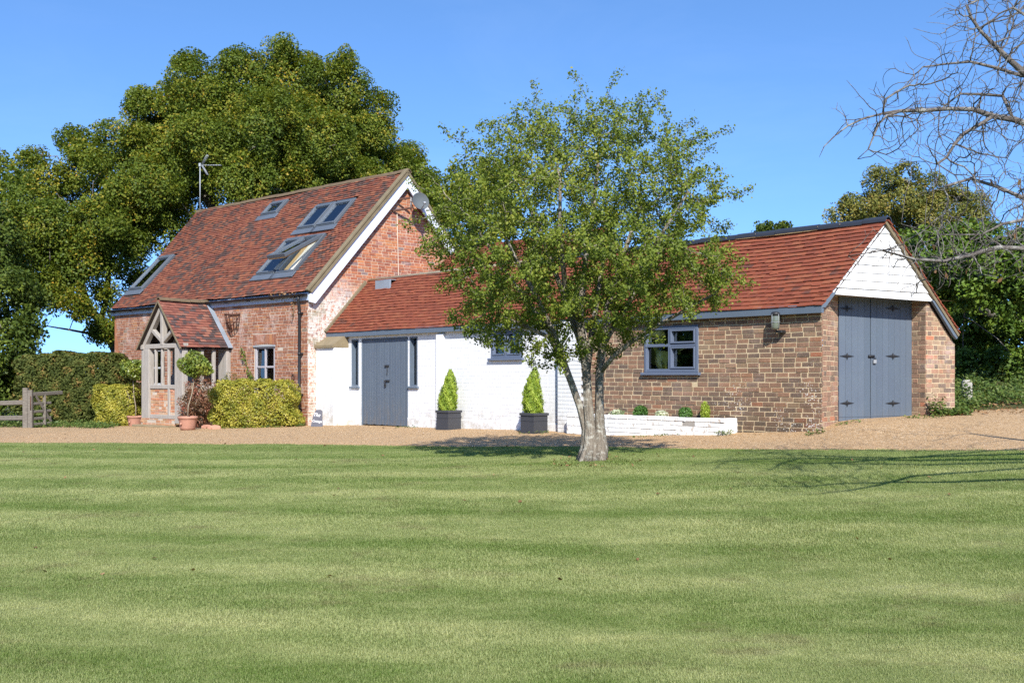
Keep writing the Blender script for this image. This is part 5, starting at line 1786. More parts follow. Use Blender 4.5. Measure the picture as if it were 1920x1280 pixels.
# ---------------------------------------------------------------- the bare tree whose branches enter from the right
BY = 9.0
bl_ = [(-1, 0, [(2640, 980, BY + .3, .16), (2630, 800, BY + .3, .14), (2625, 600, BY + .3, .12), (2620, 450, BY + .3, .10), (2615, 330, BY + .3, .085), (2580, 200, BY + .3, .07), (2540, 60, BY + .3, .05), (2510, -80, BY + .3, .03)]),
       (0, 3, [(2100, 330, BY + .1, .045), (2010, 268, BY, .038), (1950, 240, BY, .032), (1900, 224, BY, .028), (1862, 218, BY, .024), (1825, 205, BY, .022), (1780, 204, BY, .019), (1735, 207, BY, .016), (1690, 208, BY - .05, .0135), (1655, 213, BY - .08, .011), (1620, 222, BY - .1, .009), (1590, 236, BY - .12, .0075), (1566, 254, BY - .13, .006), (1545, 275, BY - .14, .0045), (1536, 295, BY - .14, .003)]),
       (0, 4, [(2100, 260, BY, .045), (2000, 190, BY - .1, .038), (1930, 145, BY - .1, .030), (1892, 112, BY - .1, .024), (1860, 80, BY - .1, .018), (1838, 58, BY - .1, .013), (1822, 35, BY - .1, .009), (1812, 10, BY - .1, .006)]),
       (0, 4, [(2080, 230, BY + .5, .035), (1980, 150, BY + .5, .028), (1915, 142, BY + .5, .02), (1870, 128, BY + .5, .016), (1820, 116, BY + .45, .012), (1775, 120, BY + .4, .008), (1730, 126, BY + .4, .005)]),
       (1, 4, [(1840, 232, BY - .1, .017), (1808, 250, BY - .15, .014), (1790, 270, BY - .2, .011), (1775, 295, BY - .22, .008), (1756, 308, BY - .25, .005)]),
       (1, 3, [(1880, 180, BY + .3, .016), (1840, 177, BY + .35, .013), (1800, 176, BY + .4, .010), (1772, 198, BY + .4, .006)]),
       (0, 2, [(2080, 520, BY - .3, .04), (2000, 490, BY - .4, .033), (1920, 466, BY - .5, .024), (1870, 464, BY - .5, .018), (1820, 478, BY - .5, .014), (1770, 490, BY - .5, .010), (1715, 486, BY - .5, .007), (1655, 470, BY - .5, .004), (1590, 480, BY - .5, .0022)]),
       (0, 3, [(2080, 420, BY + .2, .04), (1990, 390, BY + .2, .03), (1920, 372, BY + .2, .022), (1870, 350, BY + .2, .015), (1820, 335, BY + .2, .010), (1770, 350, BY + .2, .006)]),
       (1, 9, [(1658, 195, BY - .1, .006), (1662, 185, BY - .1, .005), (1682, 172, BY - .1, .004), (1705, 160, BY - .1, .003)]),
       (1, 8, [(1662, 218, BY - .2, .009), (1648, 232, BY - .22, .0075), (1638, 255, BY - .25, .006), (1628, 280, BY - .25, .005), (1608, 298, BY - .25, .003)]),
       (0, 3, [(2090, 380, BY - .6, .035), (2010, 400, BY - .9, .028), (1930, 410, BY - 1.1, .02), (1880, 420, BY - 1.1, .014), (1840, 440, BY - 1.1, .008), (1760, 440, BY - 1.1, .005), (1690, 420, BY - 1.1, .003)]),
       (0, 5, [(2050, 140, BY - .7, .035), (1990, 80, BY - .9, .025), (1940, 40, BY - .9, .016), (1900, 15, BY - .9, .01)])]
bl_ = [(p_, i_, [(x_, y_, z_, r_ * (.74 + .2 * (q_i in (1, 2))) if p_ >= 0 else r_) for x_, y_, z_, r_ in q_]) for q_i, (p_, i_, q_) in enumerate(bl_)]
seeds, par, rad = polyseed(bl_)
att = []
def left_of(py): return np.interp(py, [-60, 20, 70, 120, 170, 210, 260, 320, 360, 420, 480, 540], [1830, 1775, 1760, 1735, 1660, 1640, 1640, 1740, 1780, 1700, 1600, 1850])
while len(att) < 1500:
    px, py = rng.uniform(1600, 1990), rng.uniform(-60, 540)
    if px < left_of(py) + rng.exponential(45): continue
    att.append(P(px, py, BY + rng.normal(0, .4)))
ns_ = 0
while ns_ < 420:
    px, py = rng.uniform(1600, 1990), rng.uniform(-60, 530)
    if px < left_of(py) + rng.exponential(40): continue
    an = rng.normal(math.pi, .9) if rng.random() < .7 else rng.uniform(0, 6.28)
    ln = rng.uniform(30, 95); cv = rng.normal(0, .6); y0 = BY + rng.normal(0, .4); dy = rng.normal(0, .15)
    for k in np.linspace(0, 1, 11):
        aa = an + cv * (k - .5)
        att.append(P(px + math.cos(aa) * ln * k + rng.normal(0, 2), py - math.sin(aa) * ln * k + rng.normal(0, 2), y0 + dy * k))
    ns_ += 1
for _ in range(170):                                     # the rest of the crown, beyond the picture's edge
    px, py = rng.uniform(1990, 2560), rng.uniform(-220, 480)
    an = rng.uniform(0, 6.28); ln = rng.uniform(40, 110); y0 = BY + rng.normal(.1, .6)
    for k in np.linspace(0, 1, 7):
        att.append(P(px + math.cos(an) * ln * k, py - math.sin(an) * ln * k, y0))
lim_a = bl_[1][2]
for _ in range(90):                                      # side shoots of the long left-hand limb and of the one before the gable
    if rng.random() < .68:
        q_ = rng.uniform(1585, 1910); xs_ = [p[0] for p in lim_a][::-1]; ys_ = [p[1] for p in lim_a][::-1]; y_ = float(np.interp(q_, xs_, ys_)); yy_ = BY - .1
    else:
        q_ = rng.uniform(1620, 1900); y_ = float(np.interp(q_, [1590, 1655, 1715, 1770, 1820, 1920], [480, 470, 486, 490, 478, 466])); yy_ = BY - .5
    an = (rng.uniform(1.7, 2.9) if rng.random() < .5 else rng.uniform(3.5, 4.7)); ln = rng.uniform(25, 85) * np.interp(q_, [1585, 1700], [.55, 1]); cv = rng.normal(0, .9); dy = rng.normal(0, .25)
    x_, z_ = q_, y_
    for k in range(9):
        an += cv / 9; x_ += math.cos(an) * ln / 9; z_ -= math.sin(an) * ln / 9
        att.append(P(x_ + rng.normal(0, 1.5), z_ + rng.normal(0, 1.5), yy_ + dy * k / 9))
        if k == 5 and rng.random() < .6:
            for m in range(1, 5): att.append(P(x_ + math.cos(an + .8) * ln * .09 * m, z_ - math.sin(an + .8) * ln * .09 * m, yy_ + dy * .6))
for a0, b0, a1, b1 in ((1740, 490, 1700, 540), (1690, 208, 1640, 150), (1735, 207, 1700, 300), (1780, 204, 1690, 255)):
    for k in np.linspace(.1, 1, 9):
        att.append(P(a0 + (a1 - a0) * k + rng.normal(0, 6), b0 + (b1 - b0) * k + rng.normal(0, 6), BY - .3 + rng.normal(0, .05)))
att = np.array([tuple(p) for p in att])
bare = thing('bare_tree', Vector((*P(2640, 900, BY + .3).xy, gz(*P(2640, 900, BY + .3).xy))), 'leafless tree reaching in from the right edge with bare twisting twigs', 'tree')
nodes, par = colonize(att, seeds, par, .055, 1.6, .055, 120, .30, (0, 0, -.03), 22000)
nodes = smooth_nodes(nodes, par, len(rad), 2, .5)
mr = np.zeros(len(nodes)); mr[:len(rad)] = rad
r2, term = pipe(par, .0023, 2.6, mr)
r2[len(rad):] = np.minimum(r2[len(rad):], .0075)
mb = MB(); branch_mesh(mb, nodes, par, r2, .006)
mb.build('trunk', M['bark_bare'], bare, label='grey trunk and bare branches')
sel = rng.choice(np.where(term)[0], 60)
q = nodes[sel] - np.array([0, 0, .03])
q = q[(q[:, 2] < 2.9)]
leaves('dead_leaves', q, rng.normal(size=q.shape), .075, .03, M['leaf_dead'], rng.random(len(q)), bare, axis=np.tile([.3, 0, -1.], (len(q), 1)) + rng.normal(size=q.shape) * .4)


# ---------------------------------------------------------------- hedges and shrubs
def blob_leaves(cen, ext, n, L, W, k=4.0, lump=.08, up=.35, depth=.16, rand=.65, rot=0.0, seed=0.0, bottom=-1.0):
    """Leaves in the outer layer of a clipped block: superellipsoid with lumps. ext are half sizes."""
    d = rng.normal(size=(int(n * 1.6), 3))
    d = unit(d)
    d = d[d[:, 2] > bottom][:n]
    s = (np.abs(d) ** k).sum(-1) ** (-1 / k)
    p = d * s[:, None]
    lum = 1 + lump * (np.sin(p[:, 0] * 5 * ext[0] + seed) * np.sin(p[:, 2] * 5 * ext[2] + 1.3 * seed) + .7 * np.sin(p[:, 0] * 13 * ext[0] + p[:, 2] * 11 * ext[2] + seed))
    deep = 1 - depth * rng.random(len(p)) ** 1.6
    nrm = unit(np.sign(p) * np.abs(p) ** (k - 1) / np.array(ext))
    q = p * np.array(ext) * (1 + (lum - 1)[:, None]) * deep[:, None]
    c_, s_ = math.cos(rot), math.sin(rot)
    Rm = np.array([[c_, -s_, 0], [s_, c_, 0], [0, 0, 1]])
    q = q @ Rm.T + np.array(cen); nrm = nrm @ Rm.T
    nn = nrm * .8 + np.array([0, 0, up]) + rng.normal(size=q.shape) * rand
    r_ = np.clip(.5 * rng.random(len(q)) + .28 * (np.sin(q[:, 0] * 9 + seed) * np.sin(q[:, 2] * 8 + q[:, 1] * 7)) + .28 + .12 * rng.random(len(q)), 0, 1)
    return q, nn, r_, L * rng.uniform(.7, 1.3, len(q)), W * rng.uniform(.7, 1.3, len(q))


def stems(root, cen, ext, n, mat, r=.012, rot=0.0):
    mb = MB()
    for i in range(n):
        a, b = random.uniform(-.8, .8), random.uniform(-.5, .5)
        x, y = ext[0] * a, ext[1] * b
        c_, s_ = math.cos(rot), math.sin(rot)
        bx, by = cen[0] + x * c_ - y * s_, cen[1] + x * s_ + y * c_
        z0 = gz(bx, by) - .05
        mb.tube([(bx, by, z0), (bx + random.uniform(-.1, .1), by + random.uniform(-.1, .1), cen[2]), (bx + random.uniform(-.25, .25), by + random.uniform(-.2, .2), cen[2] + ext[2] * .8)], [r, r * .8, r * .4], 5)
    mb.build('stems', mat, root)


def hedge(name, label, cat, cen, ext, n, L, W, mat, rot=0.0, group=None, k=5.0, lump=.05, nst=12, seed=0.0, depth=.2, **kw):
    g = gz(cen[0], cen[1])
    root = thing(name, (cen[0], cen[1], g), label, cat, group)
    q, nn, r_, Ls, Ws = blob_leaves(cen, ext, n, L, W, k, lump, rot=rot, seed=seed, depth=depth, **kw)
    leaves('foliage', q, nn, Ls, Ws, mat, r_, root)
    stems(root, cen, ext, nst, M['stem'], rot=rot)
    return root


hedge('dark_hedge', 'tall dark green clipped hedge behind the field gate', 'hedge', (-12.85, 31.4, .80), (1.60, .9, 1.08), 80000, .085, .052, M['leaf_hedge'], rot=-.05, lump=.05, depth=.28, nst=30)
hedge('golden_hedge', 'small golden hedge left of the porch', 'hedge', (-10.83, 29.35, .38), (.61, .42, .60), 14000, .066, .028, M['leaf_gold'], rot=-.1, group='golden clipped hedges by the cottage', lump=.10, seed=2)
hedge('golden_hedge', 'wide golden hedge under the grey cottage window', 'hedge', (-6.18, 25.75, .50), (1.03, .52, .60), 22000, .066, .028, M['leaf_gold'], rot=-.12, group='golden clipped hedges by the cottage', lump=.10, seed=5)
hedge('red_shrub', 'loose bronze and red leaved shrub against the porch post', 'shrub', (-7.95, 26.95, .52), (.46, .42, .66), 3600, .075, .028, M['leaf_red'], k=2.2, lump=.2, depth=.7, nst=14)
hedge('low_shrub', 'dark green feathery shrub beside the golden hedge by the porch', 'shrub', (-7.30, 27.2, .62), (.40, .30, .62), 2800, .07, .018, M['leaf_hedge'], k=2.2, lump=.2, depth=.7, nst=10)

# clipped bay trees in terracotta pots
def pot_and_bay(cx, cy, z, s, label_p, label_b, lean, hh_):
    p = thing('terracotta_pot', (cx, cy, z), label_p, 'plant pot', 'terracotta pots beside the porch')
    mb = MB()
    mb.lathe((cx, cy, z), [(.155*s, 0), (.175*s, .06*s), (.205*s, .25*s), (.208*s, .255*s), (.224*s, .26*s), (.230*s, .30*s), (.226*s, .315*s), (.20*s, .315*s), (.195*s, .27*s)], 28)
    mb.build('pot_body', M['terracotta'], p)
    mb = MB(); mb.lathe((cx, cy, z), [(.19*s, .245*s), (.19*s, .25*s), (.01, .262*s)], 20); mb.build('soil', M['soil'], p)
    mb = MB(); mb.lathe((cx - .10*s, cy - .185*s, z + .15*s), [(.002, -.03), (.022, -.015), (.026, 0), (.022, .015), (.002, .03)], 10); mb.build('medallion', M['terracotta'], p)
    b = thing('bay_tree', (cx, cy, z + .25*s), label_b, 'bay tree', 'clipped bay trees in pots')
    h = hh_
    top = (cx + lean, cy, z + .25*s + h)
    mb = MB(); mb.tube([(cx, cy, z + .24*s), (cx + .012, cy, z + .55), (cx + lean * .6, cy, z + .85), top], [.017, .014, .014, .011], 7)
    for i in range(9):
        a = i * 2.4
        mb.tube([top, (top[0] + math.cos(a) * .16, top[1] + math.sin(a) * .16, top[2] + random.uniform(-.05, .2))], [.008, .003], 4)
    mb.build('trunk', M['stem'], b)
    q, nn, r_, Ls, Ws = blob_leaves((top[0], top[1], top[2] + .08), (.375*s, .35*s, .285*s), 2300, .085, .034, 2.1, .17, depth=.6, seed=cx, up=.4, rand=.8)
    leaves('crown', q, nn, Ls, Ws, M['leaf_bay'], r_, b)

g1 = on_ground(352, 806); g2 = Vector(((254 - CX) / F * 28.95, 28.95, gz((254 - CX) / F * 28.95, 28.95) - .04))
pot_and_bay(g1.x, g1.y, g1.z, 1.0, 'terracotta pot in front of the right porch post', 'clipped bay tree in front of the right porch post', .17, 1.14)
pot_and_bay(g2.x, g2.y, g2.z, 1.0, 'terracotta pot left of the porch, partly hidden', 'clipped bay tree left of the porch', -.07, 1.22)

# dark planters with lime conifers
def planter(px, py, side, hh, ch, label_p, label_c, rot):
    g = on_ground(px, py)
    p = thing('planter_box', (g.x, g.y, g.z), label_p, 'planter', 'dark planters against the white wall')
    c_, s_ = math.cos(rot), math.sin(rot)
    I = Fr((g.x, g.y, g.z), (c_, s_, 0), (-s_, c_, 0))
    cen = Vector((0, 0))
    I = Fr(Vector((g.x, g.y + side * .70, g.z)), (c_, s_, 0), (-s_, c_, 0))
    h = side / 2
    mb = MB(); w = .018
    for q in ((-h, h, -h, -h + w), (-h, h, h - w, h), (-h, -h + w, -h + w, h - w), (h - w, h, -h + w, h - w)):
        mb.box(I, *q, -.02, hh - .05, bev=.004)
    mb.build('planter_body', M['planter'], p)
    mb = MB(); o = .018
    for q in ((-h - o, h + o, -h - o, -h + w), (-h - o, h + o, h - w, h + o), (-h - o, -h + w, -h + w, h - w), (h - w, h + o, -h + w, h - w)):
        mb.box(I, *q, hh - .05, hh, bev=.006)
    mb.build('rim', M['planter'], p)
    mb = MB(); mb.box(I, -h - .006, h + .006, -h - .006, h + .006, hh * .60, hh * .62); mb.build('band', M['planter'], p)
    mb = MB(); mb.box(I, -h + w, h - w, -h + w, h - w, hh - .07, hh - .045); mb.build('soil', M['soil'], p)
    cc = I.O + Vector((0, 0, hh - .05))
    r_ = thing('conical_conifer', cc, label_c, 'conifer', 'lime conifers in planters')
    n = 6500
    zz = 1 - np.sqrt(rng.random(n)); zz = np.clip(zz * 1.02, 0, .995)
    rad_ = np.interp(zz, [0, .12, .3, .55, .8, 1], [.74, .96, 1.0, .84, .56, .14]) * (side * .49)
    a = rng.uniform(0, 2 * math.pi, n)
    lum = 1 + .10 * np.sin(a * 5 + zz * 14 + px) + .08 * np.sin(a * 9 - zz * 23) + rng.normal(0, .08, n)
    rr = rad_ * lum * (1 - .35 * rng.random(n) ** 2)
    lean = .035 * np.sin(zz * 4 + px)
    q = np.stack([np.cos(a) * rr + lean, np.sin(a) * rr, zz * ch], -1) + np.array(cc)
    nrm = np.stack([np.cos(a), np.sin(a), np.full(n, .3)], -1) + rng.normal(size=(n, 3)) * .5
    ax = np.stack([np.cos(a) * .45, np.sin(a) * .45, np.ones(n)], -1) + rng.normal(size=(n, 3)) * .3
    rv_ = np.clip(.25 + .35 * rng.random(n) + .25 * np.sin(a * 5 + zz * 14 + px) + .2 * (1 - (1 - .35) * 0) * rng.random(n), 0, 1)
    leaves('foliage', q, nrm, rng.uniform(.045, .09, n), rng.uniform(.012, .024, n), M['leaf_lime'], rv_, r_, axis=ax)
    mb = MB(); mb.tube([cc - Vector((0, 0, .02)), cc + Vector((0, 0, ch * .8))], [.016, .005], 6); mb.build('trunk', M['stem'], r_)

planter(840, 806, .37, .41, .91, 'dark grey square planter beside the barn doors', 'lime green conifer in the planter beside the barn doors', .80)
planter(1002, 813, .365, .39, .92, 'dark grey square planter behind the hawthorn, below the small window', 'lime green conifer below the small window in the white wall', .74)


# ---------------------------------------------------------------- lawn grass and weeds
def tuft(name, nb, h, spread, w):
    V, rn = [], []
    for i in range(nb):
        a = rng.uniform(0, 2 * math.pi); x, y = rng.normal(0, spread, 2)
        hh = h * rng.uniform(.55, 1.25); ln = hh * rng.uniform(.25, .95)
        t = np.array([math.cos(a), math.sin(a), 0]); s_ = np.array([-t[1], t[0], 0]) * w * .5
        b = np.array([x, y, -.004])
        m_ = b + t * ln * .35 + np.array([0, 0, hh * .62]); e = b + t * ln + np.array([0, 0, hh])
        V += [b - s_, b + s_, m_ + s_ * .8, m_ - s_ * .8, m_ - s_ * .8, m_ + s_ * .8, e + s_ * .12, e - s_ * .12]
        q = rng.random(); rn += [q, q]
    o = np_mesh(name, np.array(V), 4, M['blade'], np.array(rn))
    C.objects.unlink(o)
    return o


def scatter(name, pts, rots, scales, rn, src, kind='stuff'):
    me = bpy.data.meshes.new(name)
    me.vertices.add(len(pts)); me.vertices.foreach_set('co', np.ascontiguousarray(pts, dtype=np.float32).ravel())
    for nm, ar in (('spin', rots), ('size', scales), ('rnd', rn)):
        me.attributes.new(nm, 'FLOAT', 'POINT').data.foreach_set('value', np.ascontiguousarray(ar, dtype=np.float32))
    o = bpy.data.objects.new(name, me); C.objects.link(o); o['kind'] = kind
    ng = bpy.data.node_groups.new(name, 'GeometryNodeTree')
    ng.interface.new_socket('Geometry', in_out='INPUT', socket_type='NodeSocketGeometry')
    ng.interface.new_socket('Geometry', in_out='OUTPUT', socket_type='NodeSocketGeometry')
    N = ng.nodes; Lk = ng.links
    gi, go = N.new('NodeGroupInput'), N.new('NodeGroupOutput')
    iop = N.new('GeometryNodeInstanceOnPoints'); oi = N.new('GeometryNodeObjectInfo')
    oi.inputs['Object'].default_value = src
    def at(nm):
        a = N.new('GeometryNodeInputNamedAttribute'); a.data_type = 'FLOAT'; a.inputs['Name'].default_value = nm
        return [s for s in a.outputs if s.enabled and s.name == 'Attribute'][0]
    cx = N.new('ShaderNodeCombineXYZ'); Lk.new(at('spin'), cx.inputs[2])
    Lk.new(gi.outputs[0], iop.inputs['Points']); Lk.new(oi.outputs['Geometry'], iop.inputs['Instance'])
    Lk.new(cx.outputs[0], iop.inputs['Rotation']); Lk.new(at('size'), iop.inputs['Scale'])
    Lk.new(iop.outputs[0], go.inputs[0])
    md = o.modifiers.new('tufts', 'NODES'); md.node_group = ng
    return o


def lawn_points(n, ya, yb, falloff=2.0):
    y = ya + (yb - ya) * rng.random(n) ** falloff
    x = rng.uniform(-1, 1, n) * (y * .52 + 3.2)
    ok = y < lawn_edge(x) - .02 + rng.normal(0, .05, n)
    x, y = x[ok], y[ok]
    return np.stack([x, y, ground(x, y)], -1)

tf = tuft('grass_tuft', 36, .0145, .032, .0024)
pts = lawn_points(380000, 4.2, 20.5, 1.40)
dist = pts[:, 1]
an_ = rng.uniform(0, 6.28, 900); rd_ = np.abs(rng.normal(.30, .12, 900)) + .02          # longer grass round the hawthorn's foot
rp = np.stack([tb.x + np.cos(an_) * rd_, tb.y + np.sin(an_) * rd_, np.zeros(900)], -1); rp[:, 2] = ground(rp[:, 0], rp[:, 1])
sz_ = rng.uniform(.6, 1.35, len(pts)) * np.interp(dist, [5, 10, 20], [.95, 1.15, 1.4]) * (1 + .35 * np.clip(np.sin(pts[:, 0] * 1.3 + np.sin(pts[:, 1] * .9) * 2) * np.sin(pts[:, 1] * 1.7 + pts[:, 0] * .6), -.5, 1))
pts = np.concatenate([pts, rp]); sz_ = np.concatenate([sz_, rng.uniform(1.5, 3.0, 900)])
scatter('lawn_grass', pts, rng.uniform(0, 6.28, len(pts)), sz_, rng.random(len(pts)), tf)

cs, ns = [], []  # woods behind the camera, out of view, added for dark reflections in the windows
for i in range(40):
    a = math.pi * (.86 + 1.14 * (i + .5) / 40); rr_ = 62 + rng.uniform(-5, 5)
    cx_, cy_ = math.cos(a) * rr_, math.sin(a) * rr_ * .8 + 2; hh = rng.uniform(7, 12); n = 420
    d_ = unit(rng.normal(size=(n, 3))); d_[:, 2] = np.abs(d_[:, 2])
    cs.append(np.array([cx_, cy_, -1]) + d_ * np.array([6.5, 5, hh])); ns.append(d_ + rng.normal(size=(n, 3)) * .5)
c = np.concatenate(cs); n_ = np.concatenate(ns)
leaves('unseen_woods', c, n_, rng.uniform(1.2, 2.4, len(c)), rng.uniform(1.0, 1.8, len(c)), M['leaf_dark'], rng.random(len(c)), kind='stuff')

# ================================================================ smaller things
# --- brick planter against the brown wall
fbd = lf.off(.34)
pa, pb = fbd.pix(1063, 800)[0], fbd.pix(1359, 800)[0]
pt = fbd.pix(1250, 781)[1]
bed = thing('brick_planter', lf.p((pa + pb) / 2, gz(*lf.p((pa + pb) / 2, 0, .2).xy), .17), 'long low white painted brick planter built against the brown wall', 'planter')
bricks_b = Store('brick')
brick_wall(bed, 'planter_wall', fbd, [(pa, -.1), (pb, -.1), (pb, pt - .07), (pa, pt - .07)], [], M['white_worn'], M['worn_joint'], bricks_b, .078, 'stretcher', L=.26, reveal=0, gap=.007, jit=1.3, v_start=pt - .07 - .078 * 6)
fbe = Fr(lf.p(pb, 0, .34), -lf.N, Z)
brick_wall(bed, 'planter_wall', fbe, [(0, -.1), (.34, -.1), (.34, pt - .07), (0, pt - .07)], [], M['white_worn'], M['worn_joint'], bricks_b, .078, 'stretcher', L=.26, reveal=0, gap=.007, jit=1.3, v_start=pt - .07 - .078 * 6)
bricks_b.flush(300)
cop = MB(); cop.box(lf, pa, pb - .01, pt - .075, pt - .069, .20, .335); cp_ = cop.build('coping', M['worn_joint'], bed)
u = pa
while u < pb - .05:
    L_ = random.uniform(.24, .30); e_ = min(u + L_, pb + .012)
    m_ = MB(); m_.box(lf, u + .004, e_ - .004, pt - .068, pt + random.uniform(-.006, .008), .215, .352 + random.uniform(-.006, .008), random.random(), .009); m_.build('brick', M['white_worn'], cp_)
    u += L_
m_ = MB(); m_.box(lf, pb - .12, pb + .012, pt - .068, pt + .002, .02, .212, .5, .009); m_.build('brick', M['white_worn'], cp_)
m_ = MB(); m_.box(lf, pa, pb - .12, pt - .25, pt - .04, .0, .22); m_.build('soil', M['soil'], bed)

def bed_plant(name, label, cat, px, ext, n, L, W, mat, k=2.0, up=.4, group=None, depth=.6, lift=.0, lump=.08, axis=None):
    u = lf.off(.15).pix(px, 790)[0]; c = lf.p(u, pt - .05, .13)
    r_ = thing(name, c, label, cat, group)
    q, nn, rn, Ls, Ws = blob_leaves((c.x, c.y, c.z + ext[2] * .85 + lift), ext, n, L, W, k, lump, depth=depth, seed=px, up=up, rand=.9)
    leaves('foliage', q, nn, Ls, Ws, mat, rn, r_, axis=None if axis is None else np.tile(axis, (len(q), 1)) + rng.normal(size=q.shape) * .4)
    mb = MB()
    for i in range(6):
        a = i * 1.1
        mb.tube([c, c + Vector((math.cos(a) * ext[0] * .5, math.sin(a) * ext[1] * .5, ext[2] * 1.2))], [.006, .003], 4)
    mb.build('stems', M['stem'], r_)
bed_plant('ball_shrub', 'round green ball shrub in the white planter, nearer the hawthorn trunk', 'shrub', 1199, (.135, .12, .125), 1500, .035, .016, M['leaf_box'], group='round shrubs in the white planter', depth=.4)
bed_plant('ball_shrub', 'round green ball shrub in the white planter, under the right edge of the window', 'shrub', 1284, (.125, .12, .125), 1500, .035, .016, M['leaf_box'], group='round shrubs in the white planter', depth=.4)
bed_plant('dwarf_conifer', 'small yellow upright conifer near the end of the white planter', 'conifer', 1321, (.075, .07, .17), 900, .05, .014, M['leaf_lime'], axis=np.array([0, 0, 1.]))
bed_plant('variegated_plant', 'cream edged variegated plant just right of the hawthorn trunk', 'plant', 1155, (.14, .12, .08), 330, .06, .022, M['leaf_var'], depth=.8, lump=.25, group='variegated plants in the white planter')
bed_plant('variegated_plant', 'cream edged variegated plant between the two ball shrubs', 'plant', 1240, (.13, .12, .085), 330, .06, .022, M['leaf_var'], depth=.8, lump=.25, group='variegated plants in the white planter')

# --- slate sign
so = on_ground(594, 799.5); so.z -= .02
tl = Vector((lf.N.x * -.16, lf.N.y * -.16, 1)).normalized()
fsn = Fr(so, DR * .9 + Vector((.35, .02, 0)), tl)
fsn = Fr(so, (1, -.35, 0), (Vector((.05, .17, 1))).normalized())
sg = thing('slate_sign', so, 'small grey slate sign with white lettering leaning at the foot of the white buttress', 'sign')
k = so.y / F
mb = MB(); mb.prism(fsn, [(-12.5*k, 0), (13*k, 0), (11*k, 12*k), (9.5*k, 31*k), (6*k, 33.5*k), (-4*k, 33*k), (-9*k, 22*k)], 0, .025, .5, .004); mb.build('slate', M['slate'], sg)
def lettering(text, u, v, size, name='lettering', parent=sg, fr=fsn, n=.027, mat=None):
    cu = bpy.data.curves.new(name, 'FONT'); cu.body = text; cu.size = size; cu.extrude = .0012; cu.align_x = 'CENTER'; cu.shear = .28; cu.offset = .0006; cu.resolution_u = 4
    cu.materials.append(mat or M['chalk'])
    tmp = bpy.data.objects.new(name, cu); C.objects.link(tmp)
    dg = bpy.context.evaluated_depsgraph_get(); me = bpy.data.meshes.new_from_object(tmp.evaluated_get(dg)); bpy.data.objects.remove(tmp)
    if not me.materials: me.materials.append(mat or M['chalk'])
    me.transform(fr.mat(u, v, n) @ Matrix.Rotation(R(-4), 4, 'Z'))
    o = bpy.data.objects.new(name, me); C.objects.link(o); attach(o, parent); return o
lettering('The', -1.5*k, 20.5*k, 9.5*k)
lettering('Cottage', 0.3*k, 9.5*k, 6.4*k)

# --- wall basket (old iron hay rack)
u0, u1 = ff.pix(430, 600)[0], ff.pix(451, 600)[0]
vt_, vb_ = ff.pix(440, 590)[1], ff.pix(440, 619)[1]
wbk = thing('iron_wall_basket', ff.p((u0 + u1) / 2, vb_, .05), 'rusty iron basket hanging on the brick wall right of the porch roof', 'wall basket')
uc_ = (u0 + u1) / 2; hw_ = (u1 - u0) / 2
def hoop(v, r, d, rad):
    return [ff.p(uc_ + math.cos(a) * r, v, .02 + math.sin(a) * d) for a in np.linspace(0, math.pi, 11)]
for v, r, d in ((vt_, hw_, .24), ((vt_ + vb_) / 2, hw_ * .86, .2), (vb_, hw_ * .62, .12)):
    mb = MB(); mb.tube(hoop(v, r, d, .01), .012, 6); mb.build('hoop', M['rust'], wbk)
for i in range(9):
    a = math.pi * i / 8
    mb = MB(); mb.tube([ff.p(uc_ + math.cos(a) * hw_ * f, v, .02 + math.sin(a) * d) for v, f, d in ((vt_ + .05, 1.04, .26), (vt_, 1, .24), ((vt_ + vb_) / 2, .86, .2), (vb_, .62, .12))], .010, 5); mb.build('bar', M['rust'], wbk)
mb = MB(); mb.box(ff, uc_ - hw_, uc_ + hw_, vt_ - .02, vt_ + .02, .012, .03); mb.build('back_plate', M['rust'], wbk)

# --- television aerial on the ridge
ab = P(372, 396, (fr_c.p(url, SL)).y)
ab = fr_c.p(url + .12, SL, .0); sA = F / ab.y
ant = thing('tv_aerial', ab, 'thin metal television aerial on the far end of the cottage ridge', 'aerial')
mb = MB(); mb.tube([ab - Z * .1, ab + Z * 90 / sA], .018, 8); mb.build('mast', M['metal'], ant)
tp_ = ab + Z * 86 / sA
d_ = Vector((.95, -.3, -.06)).normalized(); sd = Vector((.3, .95, 0)).normalized()
mb = MB(); mb.tube([tp_ - d_ * .05, tp_ + d_ * .80], .012, 6); mb.build('boom', M['metal'], ant)
for i in range(7):
    c = tp_ + d_ * (.18 + .1 * i)
    mb = MB(); mb.tube([c - sd * .1, c + sd * .1], .006, 5); mb.build('element', M['metal'], ant)
for s in (1, -1):
    mb = MB(); a_ = tp_ + d_ * .08; b_ = a_ + Vector((.20, -.06, .33 * s))
    for o_ in (-.06, 0, .06): mb.tube([a_ + sd * o_, b_ + sd * o_], .006, 5)
    mb.tube([a_, b_], .013, 6); mb.build('reflector', M['metal'], ant)
mb = MB(); mb.box(Fr(tp_, (1, 0, 0), Z), -.04, .03, -.05, .06, -.04, .04, bev=.01); mb.build('clamp', M['metal'], ant)

